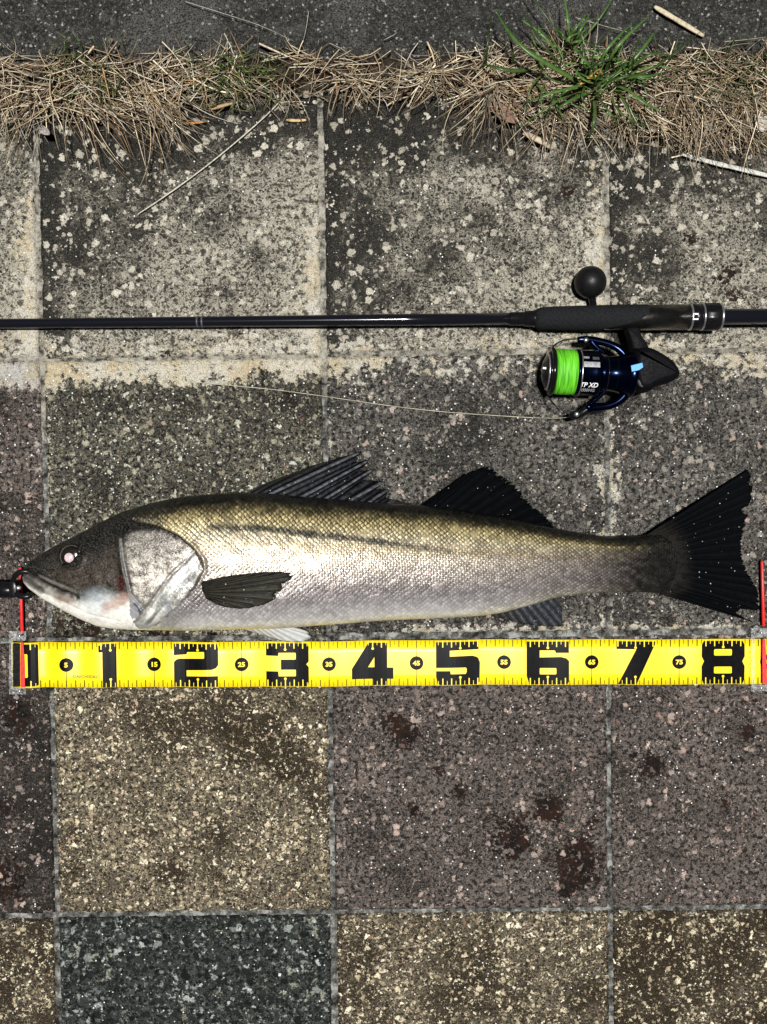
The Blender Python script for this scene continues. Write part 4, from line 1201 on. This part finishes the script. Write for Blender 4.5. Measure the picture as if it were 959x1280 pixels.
    G[8] = ([[(-2.2, -.98), (2.2, -.98), (2.45, -.80), (2.47, -.2), (2.2, .02), (2.47, .24), (2.45, .76), (2.2, .92), (-2.2, .92), (-2.45, .76), (-2.47, .24), (-2.2, .02), (-2.47, -.2), (-2.45, -.80)]],
            [rr(-1.05, 1.0, .27, .55, .12), rr(-1.05, 1.0, -.52, -.22, .12)])
    for d, (bl, ye) in G.items():
        o = build('printed_digit', [(*poly(q, d * 10, L1), 0) for q in bl] + [(*poly(q, d * 10, L2), 1) for q in ye], [blk, yel], t, False)
        o['label'] = 'large black printed numeral %d' % d
    # graduations: black on yellow, yellow on the numerals
    def inblack(s, w):
        for d, (bl, ye) in G.items():
            x = np.array([s - 10 * d]); y = np.array([w])
            if any(inpoly(x, y, q)[0] for q in bl) and not any(inpoly(x, y, q)[0] for q in ye): return True
        return False
    tb = []; ty_ = []
    s = 1.0
    while s < 103.6:
        major = abs(s - round(s)) < .01
        for sg in (-1, 1):
            ln = (.30 if major else .19)
            if abs(s % 10) < .01: ln = .34
            w0, w1 = sg * .985, sg * (.985 - ln)
            hw = .045 if major else .022
            blackbg = inblack(s, sg * .80)
            hw *= 1.35 if blackbg else 1
            (ty_ if blackbg else tb).append(strip(s - hw, s + hw, min(w0, w1), max(w0, w1), .00075, .2))
            if abs(s % 10) < .01:
                q = [(.15 * math.cos(a), w1 + .057 * math.sin(a)) for a in np.linspace(0, 2 * math.pi, 13)[:-1]]
                (ty_ if blackbg else tb).append(poly(q, s, .00078))
        s = round(s + .5, 2)
    def many(name, parts, mat):
        return build(name, parts, mat, t, False)
    o = many('graduation_marks', tb, blk); o['kind'] = 'stuff'
    o = many('graduation_marks', ty_, yel); o['kind'] = 'stuff'
    # half-decade dots with their numbers and hairlines
    def text(body, size, bold=.0, sx=1.0):
        cu = bpy.data.curves.new('lettering', 'FONT'); cu.body = body; cu.size = size; cu.align_x = 'CENTER'; cu.align_y = 'CENTER'; cu.offset = bold; cu.resolution_u = 3
        ob = bpy.data.objects.new('lettering', cu); col.objects.link(ob)
        bpy.context.view_layer.update()
        me = bpy.data.meshes.new_from_object(ob.evaluated_get(bpy.context.evaluated_depsgraph_get()))
        V = [(v.co.x * sx, v.co.y) for v in me.vertices]; Fc = [list(q.vertices) for q in me.polygons]
        bpy.data.objects.remove(ob); bpy.data.curves.remove(cu); bpy.data.meshes.remove(me)
        ys = [v[1] for v in V]; c = (min(ys) + max(ys)) / 2
        return [(x, y - c) for x, y in V], Fc
    for k in range(5, 96, 10):
        q = [(.78 * math.cos(a), .78 / HW * math.sin(a)) for a in np.linspace(0, 2 * math.pi, 33)[:-1]]
        dot = build('printed_dot', [poly(q, k, .00085), strip(k - .028, k + .028, .30, .98, L1, .2), strip(k - .028, k + .028, -.98, -.30, L1, .2)], blk, t, False)
        if k <= 85:
            Vt, Ft = text(str(k), .72, .03, 1.15)
            build('printed_number', [([T(k + x, y / HW, .00105) for x, y in Vt], Ft)], yel, dot, False)
    Vt, Ft = text('DAIICHISEIKO', .50, .004, .98)
    build('printed_lettering', [([T(7.25 + x, -.52 + y / HW, .0006) for x, y in Vt], Ft)], plain('print_brown', (.05, .035, .01), .5), t, False)
    return T, blk
TAPE, M_TBLK = tape()

def clear_plastic():
    t = NT('clear_plastic')
    n = t.noise(t.pos(), 420, 5, .7)[0]
    t.set(color=(.72, .73, .73), rough=.2, spec=.3, alpha=t.ss(n, .44, .64, .02, .32))
    t.bump(n, .6, .002)
    return t.m
M_CLEAR = clear_plastic()
M_RED = plain('red_plastic', (.62, .022, .022), .35, 0, .12, 120)
M_DARK = plain('black_plastic', (.006, .006, .007), .26, 0, .25, 200, spec=.18)
M_STEEL = plain('brushed_steel', (.55, .55, .56), .28, .9, .15, 300)

def marker_tube(x0, y0, x1, y1, rpx, z):
    a, b = P(x0, y0, z), P(x1, y1, z)
    return tube([a + (b - a) * k for k in (0, .02, .5, .98, 1)], [rpx * MPP * .6, rpx * MPP, rpx * MPP, rpx * MPP, rpx * MPP * .6], 12)

def tape_marker(pin, pin2, cx, label):
    t = thing('tape_marker', label, 'marker', P(cx, 831, 0), 'sliding markers clipped on the tape')
    build('pin', [marker_tube(*pin)], M_RED, t)
    # clear carrier: two end bridges, side rail and the red sight line over the band
    zt = .0062
    x0, x1 = pin2[0] - 17, pin2[0] + 4
    def pb(xa, xb, ya, yb, z0, z1):
        V = [tuple(P(x, y, z)) for z in (z0, z1) for x, y in ((xa, yb), (xb, yb), (xb, ya), (xa, ya))]
        return V, [[3, 2, 1, 0], [4, 5, 6, 7], [0, 1, 5, 4], [1, 2, 6, 5], [2, 3, 7, 6], [3, 0, 4, 7]]
    build('bridge', [pb(x0, x1, pin2[1] - 14, pin2[1] - 2, .0004, .0085)], M_CLEAR, t, False)
    build('bridge', [pb(x0, x1, pin2[3] + 1, pin2[3] + 9, .0004, .0085)], M_CLEAR, t, False)
    build('rail', [pb(x0, x0 + 5, pin2[1] - 2.5, pin2[3] + 1.5, .0058, .0083)], M_CLEAR, t, False)
    rr_ = [tuple(P(x, y, z)) for z in (.0060, .0074) for x, y in ((pin2[0] - 2.6, pin2[3]), (pin2[0] + 2.8, pin2[3]), (pin2[0] + 2.4, (pin2[1] + pin2[3]) / 2), (pin2[0] + .8, pin2[1]), (pin2[0] - 2.6, pin2[1]), (pin2[0] - 3.0, (pin2[1] + pin2[3]) / 2))]
    n = 6
    build('sight_line', [(rr_, [list(range(n))[::-1], [n + i for i in range(n)]] + [[i, (i + 1) % n, n + (i + 1) % n, n + i] for i in range(n)])], M_RED, t, False)
    for y in (pin2[1] - 8, pin2[3] + 5):
        c = P(pin2[0] - 4, y, .0088)
        build('rivet', [lathe(Vector(c) - Vector((0, 0, .0006)), (0, 0.0001, 1), [(0, .0016), (.0012, .0016), (.0018, .0008)], 14)], M_STEEL, t)
    return t
mk = tape_marker((25.5, 709, 28, 791, 2.0, .0060), (28.5, 803, 30, 859), 28, 'red and clear sliding marker on the tape at the fish mouth')
# stop bar at the tape's zero end
def pbox(xa, xb, ya, yb, z0, z1):
    V = [tuple(P(x, y, z)) for z in (z0, z1) for x, y in ((xa, yb), (xb, yb), (xb, ya), (xa, ya))]
    return V, [[3, 2, 1, 0], [4, 5, 6, 7], [0, 1, 5, 4], [1, 2, 6, 5], [2, 3, 7, 6], [3, 0, 4, 7]]
eb = build('tape_end_bar', [pbox(15.5, 25.5, 804, 858.5, .0003, .0056)], M_DARK, None, False)
md = eb.modifiers.new('bevel', 'BEVEL'); md.width = .0012; md.segments = 2
tag(eb, 'black bar clamped over the zero end of the yellow tape', 'clamp')
tape_marker((952.5, 701, 954.5, 783, 1.9, .006), (956, 799, 957, 855), 955, 'red and clear sliding marker on the tape at the fish tail')

# ------------------------------------------------------------------ lip gripper
def gripper():
    t = thing('fish_gripper', 'black lip gripper clamped in the mouth of the fish', 'gripper', P(0, 737, 0))
    a = P(-170, 741, .012); b = P(20, 737, .030)
    ax = (b - a)
    L = ax.length
    build('shaft', [lathe(a, ax, [(0, .0085), (.004, .0095), (L - .035, .0095), (L - .012, .0090), (L - .004, .0088), (L, .0060)], 28)], M_DARK, t)
    hz = build('handle', [lathe(a - ax.normalized() * .11, ax, [(0, .010), (.006, .0145), (.05, .0160), (.10, .0140), (.112, .0100)], 28)], plain('gripper_foam', (.02, .02, .021), .8, 0, .2, 300, .3), t)
    # jaw: open ring closing on the lower lip
    def arc(a0, a1, r, zc, n=22):
        return [P(31 + r * math.cos(q), 730 + r * math.sin(q) * 1.02, zc + .004 * math.sin(i / n * 3)) for i, q in enumerate(np.linspace(a0, a1, n))]
    build('jaw', [tube(arc(-2.9, -.85, 15.5, .036), [.0028] * 5 + [.0031] * 12 + [.0030, .0028, .0025, .0020, .0014], 12, True, .8)], M_DARK, t)
    build('jaw', [tube(arc(2.7, .80, 15.5, .034), [.0028] * 5 + [.0034] * 12 + [.0032, .0030, .0025, .0020, .0014], 12, True, .8)], M_DARK, t)
    build('yoke', [pillow(smooth_poly([(12, 727), (20, 724), (24, 730), (24, 743), (19, 748), (12, 746)], closed=True), .032, .006)], M_DARK, t)
    c = P(22.5, 735, .0385)
    build('pivot_screw', [lathe(c - Vector((0, 0, .004)), (0, .0001, 1), [(0, .0026), (.004, .0026), (.0048, .0014)], 16)], M_STEEL, t)
gripper()

# ------------------------------------------------------------------ rod
RODZ = .0225
def rod_axis(px):
    """rod centre line: lower to the left where the blank runs down to the ground"""
    y = 404.6 + (395.4 - 404.6) * px / 959
    z = .0115 + (RODZ - .0115) * px / 800
    return P(px, y, z)
def rod():
    t = thing('fishing_rod', 'black fishing rod lying across the slabs with a dark foam grip', 'fishing rod', rod_axis(740) * 1)
    A = rod_axis(0); Bq = rod_axis(900); ax = (Bq - A).normalized()
    def d(px): return (rod_axis(px) - A).dot(ax)
    def r(pxw, px): return pxw / 2 * MPP * (CH - rod_axis(px).z) / CH
    blank = NT('rod_blank'); p = blank.pos()
    blank.set(color=(.006, .006, .009), rough=.12, spec=.5); blank = blank.m
    tip = d(0) - 1.10
    build('blank', [lathe(A, ax, [(tip, .0016), (tip + .4, .0030), (d(-150), r(11, 0)), (d(0), r(12, 0)), (d(240), r(13, 240)), (d(500), r(14.3, 500)), (d(640), r(14.8, 640))], 32)], blank, t)
    for px in (246, 252):
        build('thread_ring', [lathe(A, ax, [(d(px), r(13.0, px)), (d(px) + .0002, r(14.0, px)), (d(px + 2.2), r(14.0, px)), (d(px + 2.2) + .0002, r(13.0, px))], 32)], plain('ring_grey', (.06, .06, .065), .35), t)
    build('winding_check', [lathe(A, ax, [(d(636), r(14.6, 640)), (d(638), r(16.5, 640)), (d(655), r(16.5, 650)), (d(656), r(19, 655)), (d(667), r(20, 660)), (d(668.5), r(22, 668))], 32)], M_DARK, t)
    # foam grip: its rear end is cut away obliquely over the seat
    foam = plain('grip_foam', (.012, .0125, .0135), .85, 0, .3, 500, .2, spec=.06)
    n = 48; prof = []
    S = ax.cross(Vector((0, 0, 1))).normalized(); U = S.cross(ax).normalized()
    V = []; Fc = []
    rows = 26
    rad = ([668, 669.5, 672, 700, 740, 780, 815, 830], [20, 25.5, 27, 29.5, 31.0, 32.0, 32.0, 31.6])
    for i in range(rows + 1):
        s = i / rows
        for k in range(n):
            a = 2 * math.pi * k / n
            low = math.cos(a)                                  # +1 on the reel side (down in the picture)
            end = np.interp(low, [-1, -.35, .0, .55, .9, 1], [812, 811, 808, 792, 762, 752])
            px = 668 + (end - 668) * s ** .9
            rr = r(np.interp(px, *rad), 740) * (1 if i < rows else .93)
            c = A + ax * d(px)
            V.append(c + S * math.cos(a) * rr + U * math.sin(a) * rr)
    for i in range(rows):
        for k in range(n):
            k2 = (k + 1) % n
            Fc.append([i * n + k, i * n + k2, (i + 1) * n + k2, (i + 1) * n + k])
    Fc.append(list(range(n))[::-1])
    build('foregrip', [(V, Fc)], foam, t)
    seat = plain('seat_graphite', (.095, .090, .080), .22, .95, .12, 150)
    build('reel_seat', [lathe(A, ax, [(d(745), r(25, 760)), (d(760), r(29.5, 760)), (d(800), r(31, 800)), (d(861), r(31.5, 861))], 48)], seat, t)
    def ring(px0, px1, w, mat, name='trim_ring', bev=.0004):
        return build(name, [lathe(A, ax, [(d(px0), r(w - 2, px0)), (d(px0) + bev, r(w, px0)), (d(px1) - bev, r(w, px1)), (d(px1), r(w - 2, px1))], 48)], mat, t)
    ring(860.5, 863.5, 33.0, M_STEEL)
    ring(863.5, 876, 31.6, M_DARK, 'hood')
    ring(876, 878.5, 33.4, M_STEEL)
    nut = lathe(A, ax, [(d(878.5), r(32, 880)), (d(880), r(34, 880)), (d(897), r(34, 890)), (d(898), r(33, 898))], 48)
    # knurled locking nut
    V, Fc = nut
    ctr = A
    V2 = []
    for i, v in enumerate(V):
        k = i % 48; q = v - A; al = ax * q.dot(ax); ra = q - al
        V2.append(A + al + ra * (1.0 if k % 4 else .965))
    build('locking_nut', [(V2, Fc)], M_DARK, t)
    ring(898, 901, 33.0, M_STEEL)
    # plate marks on the hood
    for k, off in enumerate((-3.5, 3.0)):
        cpt = P(869.5, 396.0 + off, RODZ + .0146)
        build('hood_plate', [boxw(cpt, .0062, .0016, .0014, -.01)], M_STEEL, t, False)
    build('rear_blank', [lathe(A, ax, [(d(900), r(24, 900)), (d(903), r(21, 903)), (d(906), r(19, 906)), (d(1180), r(20, 959))], 32)], blank, t)
    build('butt_grip', [lathe(A, ax, [(d(1180), r(20, 959)), (d(1184), r(27, 959)), (d(1300), r(29, 959)), (d(1420), r(31, 959)), (d(1430), r(26, 959))], 32)], foam, t)
rod()

# ------------------------------------------------------------------ spinning reel
def reel():
    Z = .0365
    t = thing('spinning_reel', 'black and navy spinning reel with bright green line mounted under the rod grip', 'fishing reel', P(770, 465, 0))
    A = P(678, 464, Z); Bq = P(840, 470.5, Z); ax = (Bq - A).normalized()
    k = MPP * (CH - Z) / CH
    def d(px): return (px - 678) * k
    def L(prof, n=56): return lathe(A, ax, [(d(px - 5.0 * float(sstep(676, 698, px)) * (1 - float(sstep(755, 790, px)))), r * k) for px, r in prof], n)
    navy = NT('navy_metal'); navy.set(color=(.002, .005, .019), metal=.9, rough=.17, spec=.3); navy = navy.m
    blackm = NT('gloss_black'); blackm.set(color=(.005, .005, .006), rough=.16, spec=.25); blackm = blackm.m
    bodym = plain('reel_black', (.004, .004, .005), .55, 0, .2, 200, spec=.05)
    # spool with lip, line, skirt
    sp = build('spool', [L([(690, 10), (690, 28.6), (691.2, 29.8), (694.5, 29.8), (696, 29.0), (697.5, 26), (697.6, 12)])], blackm, t)
    lm = NT('green_braid'); 
    uvp = lm.pos(); mp = lm.n('ShaderNodeMapping'); mp.inputs['Scale'].default_value = (900, 40, 40); lm.l(uvp, mp.inputs[0])
    nz = lm.noise(mp.outputs[0], 1.0, 2)[0]
    lm.set(color=lm.ramp(nz, [(.38, (.045, .26, .006)), (.6, (.13, .55, .020))]), rough=.62, spec=.3); lm.bump(nz, .5, .0006); lm = lm.m
    build('line_winding', [L([(697.3, 20), (697.3, 27.2), (700, 27.9), (706, 28.2), (712, 28.2), (719, 28.0), (723, 27.4), (723.3, 20)])], lm, sp)
    sk = build('spool_skirt', [L([(723, 24), (723, 28.9), (724.2, 29.2), (727, 28.8), (728.5, 28.2), (744, 28.2), (750, 28.4), (752, 27.6), (752.2, 20)])], navy, sp)
    build('spool_ring', [L([(727.0, 28.9), (727.3, 29.1), (728.3, 29.1), (728.6, 28.3)])], M_STEEL, sk)
    def patch(px0, px1, a0, a1, r, n=10):
        px0 -= 6.3; px1 -= 6.3
        V = []; Fc = []
        S = ax.cross(Vector((0, 0, 1))).normalized(); U = S.cross(ax).normalized()
        for rr in (r - .8, r):
            for i in range(n + 1):
                a = a0 + (a1 - a0) * i / n
                for px in (px0, px1):
                    V.append(A + ax * d(px) + (S * math.cos(a) + U * math.sin(a)) * rr * k)
        m = 2 * (n + 1)
        for i in range(n):
            a = 2 * i
            Fc.append([m + a, m + a + 1, m + a + 3, m + a + 2])
            Fc.append([a, a + 2, m + a + 2, m + a]); Fc.append([a + 1, m + a + 1, m + a + 3, a + 3])
        Fc.append([0, m, m + 1, 1]); Fc.append([2 * n, 2 * n + 1, m + 2 * n + 1, m + 2 * n])
        return V, Fc
    # a: pi = upper side of the picture, pi/2 = facing up
    def ang(py): return math.acos(max(-1, min(1, (py + 3.6 - 467) / 28.4)))
    slot = plain('slot_silver', (.42, .42, .43), .35, .5, .3, 400)
    build('skirt_slot', [patch(730, 749.5, ang(459.5), ang(453), 28.7)], slot, sk, False)
    build('skirt_slot', [patch(730, 737, ang(448.7), ang(446.3), 28.7)], slot, sk, False)
    build('skirt_slot', [patch(741, 749, ang(450), ang(446.5), 28.7)], plain('slot_dark', (.09, .09, .10), .3, .4), sk, False)
    # lettering wrapped on the skirt
    def text(body, size, bold, sx, shear=0.0):
        cu = bpy.data.curves.new('lettering', 'FONT'); cu.body = body; cu.size = size; cu.align_x = 'CENTER'; cu.offset = bold; cu.resolution_u = 3; cu.shear = shear
        ob = bpy.data.objects.new('lettering', cu); col.objects.link(ob)
        bpy.context.view_layer.update()
        me = bpy.data.meshes.new_from_object(ob.evaluated_get(bpy.context.evaluated_depsgraph_get()))
        V = [(v.co.x * sx, v.co.y) for v in me.vertices]; Fc = [list(q.vertices) for q in me.polygons]
        bpy.data.objects.remove(ob); bpy.data.curves.remove(cu); bpy.data.meshes.remove(me)
        return V, Fc
    S = ax.cross(Vector((0, 0, 1))).normalized(); U = S.cross(ax).normalized()
    def wrap(Vt, pxc, pyc):
        out = []
        for x, y in Vt:
            a = ang(pyc - y)
            out.append(A + ax * d(pxc - 6.3 + x) + (S * math.cos(a) + U * math.sin(a)) * 28.75 * k)
        return out
    wm = plain('white_print', (.78, .79, .80), .4, 0, .1, 500)
    Vt, Ft = text('TP XD', 7.2, .12, 1.06, .15); build('printed_lettering', [(wrap(Vt, 738.2, 482.8), Ft)], wm, sk, False)
    Vt, Ft = text('4000HG', 4.6, .03, 1.20, .1); build('printed_lettering', [(wrap(Vt, 737, 487.6), Ft)], plain('grey_print', (.34, .35, .37), .4, 0, .1, 500), sk, False)
    # drag knob
    kn = build('drag_knob', [L([(677.5, 0.5), (677.8, 9), (679.5, 14), (682, 18), (685, 22), (688.5, 25), (690.5, 26), (690.6, 10)])], blackm, t)
    build('drag_knob_ring', [L([(684.5, 22.0), (684.9, 22.9), (686.4, 23.9), (686.9, 23.3)])], M_STEEL, kn)
    build('click_tab', [patch(681.5, 685, ang(463), ang(460.5), 22.2), ], M_STEEL, kn, False)
    # rotor and body
    ro = build('rotor', [L([(752, 14), (752.5, 23), (757, 22), (766, 21.5), (774, 23), (782, 27), (787, 29), (790, 28), (792, 22), (792.3, 10)])], navy, t)
    for px in (761, 771):
        build('rotor_ring', [L([(px - 1, 20.8), (px - .5, 22.4), (px + .5, 22.4), (px + 1, 20.8)])], blackm, ro)
    bo = build('body', [pillow(smooth_poly([(786, 436), (797, 436), (808, 434), (822, 441), (833, 448), (841, 455), (847, 466), (845, 474), (836, 479), (818, 484), (809, 491), (798, 492), (788, 487), (784, 465)], closed=True), Z, .0235, .55, 8)], bodym, t)
    build('foot', [pillow(smooth_poly([(779, 409), (800, 409), (799, 418), (807, 428), (812, 440), (800, 446), (788, 443), (787, 432), (783, 420)], closed=True), Z - .005, .0085, .3, 5)], bodym, t)
    zb = Z + .0215
    acc = NT('blue_accent'); acc.set(color=(.03, .20, .62), rough=.3, metal=.2, spec=.5); acc = acc.m
    pts = [(789, 457), (803, 453.5), (804, 459), (799, 462.5), (790, 464.5)]
    V = [tuple(P(x, y, z)) for z in (zb - .002, zb + .0040) for x, y in pts]; m = len(pts)
    build('accent_plate', [(V, [list(range(m))[::-1], [m + i for i in range(m)]] + [[i, (i + 1) % m, m + (i + 1) % m, m + i] for i in range(m)])], acc, bo, False)
    c = P(802.5, 477.5, Z + .0145)
    build('handle_cap', [lathe(c, (0, .0001, 1), [(0, .0060), (.0058, .0060), (.0072, .0048), (.0080, .0020), (.0081, .0004)], 28)], M_STEEL, bo)
    c = P(796, 440, Z + .0060)
    build('screw', [lathe(c, (0, .0001, 1), [(0, .0018), (.0090, .0018), (.0097, .0008)], 16)], M_STEEL, bo)
    # bail arms
    def pt(path, z, rad, n=14, flat=.8, it=2):
        q = smooth_poly([(x, y, zz) for (x, y), zz in zip(path, z)], it=it)
        rr = np.interp(np.linspace(0, 1, len(q)), np.linspace(0, 1, len(rad)), rad)
        return tube([P(x, y, zz) for x, y, zz in q], [a * k for a in rr], n, True, flat)
    a1 = build('bail_arm', [pt([(722, 424.5), (736, 424), (752, 427), (768, 432), (780, 441), (786, 454)], [Z] * 6, [3.2, 4.6, 4.6, 4.8, 6, 6.5])], navy, t)
    build('arm_web', [pt([(738, 424), (744, 433), (756, 441)], [Z] * 3, [4.2, 3.6, 2.6])], navy, a1)
    build('arm_pivot', [lathe(P(732, 425.5, Z + .001), (0, .0001, 1), [(0, 3 * k), (.0040, 3 * k), (.0050, 1.6 * k)], 16)], M_STEEL, a1)
    a2 = build('bail_arm', [pt([(734, 510), (745, 509), (758, 508), (770, 504), (780, 496), (786, 484)], [Z] * 6, [7.2, 5.6, 5.0, 5.4, 6.4, 6.5])], navy, t)
    build('arm_web', [pt([(738, 505), (748, 497), (757, 489)], [Z] * 3, [3.4, 2.8, 2.6])], navy, a2)
    rl = build('line_roller', [pt([(712, 517.5), (718, 519.5), (726, 517), (736, 510)], [Z] * 4, [2.2, 5.8, 5.4, 6.0])], blackm, t)
    build('roller_cap', [lathe(P(720.5, 518, Z + .002), (0, .0001, 1), [(0, 3.2 * k), (.0036, 3.2 * k), (.0046, 1.6 * k)], 16)], M_STEEL, rl)
    build('arm_bolt', [lathe(P(736, 508.5, Z + .003), (0, .0001, 1), [(0, 4.2 * k), (.0030, 4.2 * k), (.0040, 2.0 * k)], 18)], navy, a2)
    q = smooth_poly([(724, 423.6, Z), (706, 424.2, Z), (695, 429.5, Z), (687.5, 438, Z - .008), (684, 452, Z - .022), (683, 466, Z - .028), (682, 482, Z - .022), (686, 497, Z - .006), (693, 506, Z), (704, 514, Z), (715, 518.5, Z)], it=3)
    build('bail_wire', [tube([P(x, y, z) for x, y, z in q], .00085, 8)], M_DARK, t)
    # handle: arm passing under the grip to the round power knob
    hd = build('handle_arm', [pt([(802, 474), (794, 440), (788, 410), (772, 398), (752, 394), (743, 386), (742, 378)], [.0090, .0058, .0052, .0050, .0052, .0080, .012], [5.5, 5.0, 4.6, 4.2, 4.0, 4.0, 3.8], 14, .7)], bodym, t)
    build('knob_stem', [pt([(742, 386), (741, 377), (740, 370), (739, 362)], [.011, .0135, .0155, .0172], [4.2, 4.4, 5.2, 6.4], 16, .9)], blackm, hd)
    kc = P(738, 352.8, .0180); kr = 19.8 * MPP * (CH - .018) / CH
    kax = (P(738.6, 345, .0190) - P(739.6, 372, .0160)).normalized()
    prof = [(-kr * math.cos(a), kr * math.sin(a) * (1.0)) for a in np.linspace(0.04, math.pi - .04, 26)]
    prof = [(x, max(y, .0003)) for x, y in prof]
    build('knob', [lathe(kc, kax, prof, 40)], plain('knob_rubber', (.006, .006, .0065), .42, 0, .2, 250, .05, spec=.22), hd)
reel()

# ------------------------------------------------------------------ loose line on the slabs
q = smooth_poly([(719, 520, .034), (700, 523, .012), (672, 522.5, .003), (620, 519.5, .0022), (560, 515.5, .0022), (500, 509, .0022), (450, 502, .0022), (400, 494.5, .0022), (340, 486.5, .0022), (290, 482, .0022), (240, 477.5, .0022)], it=3)
fl = build('fishing_line', [tube([P(x, y, z) for x, y, z in q], .00034, 6)], plain('pale_leader', (.46, .43, .32), .4, 0, .3, 60), None)
tag(fl, 'thin pale fishing line trailing over the slabs from the reel', 'fishing line')
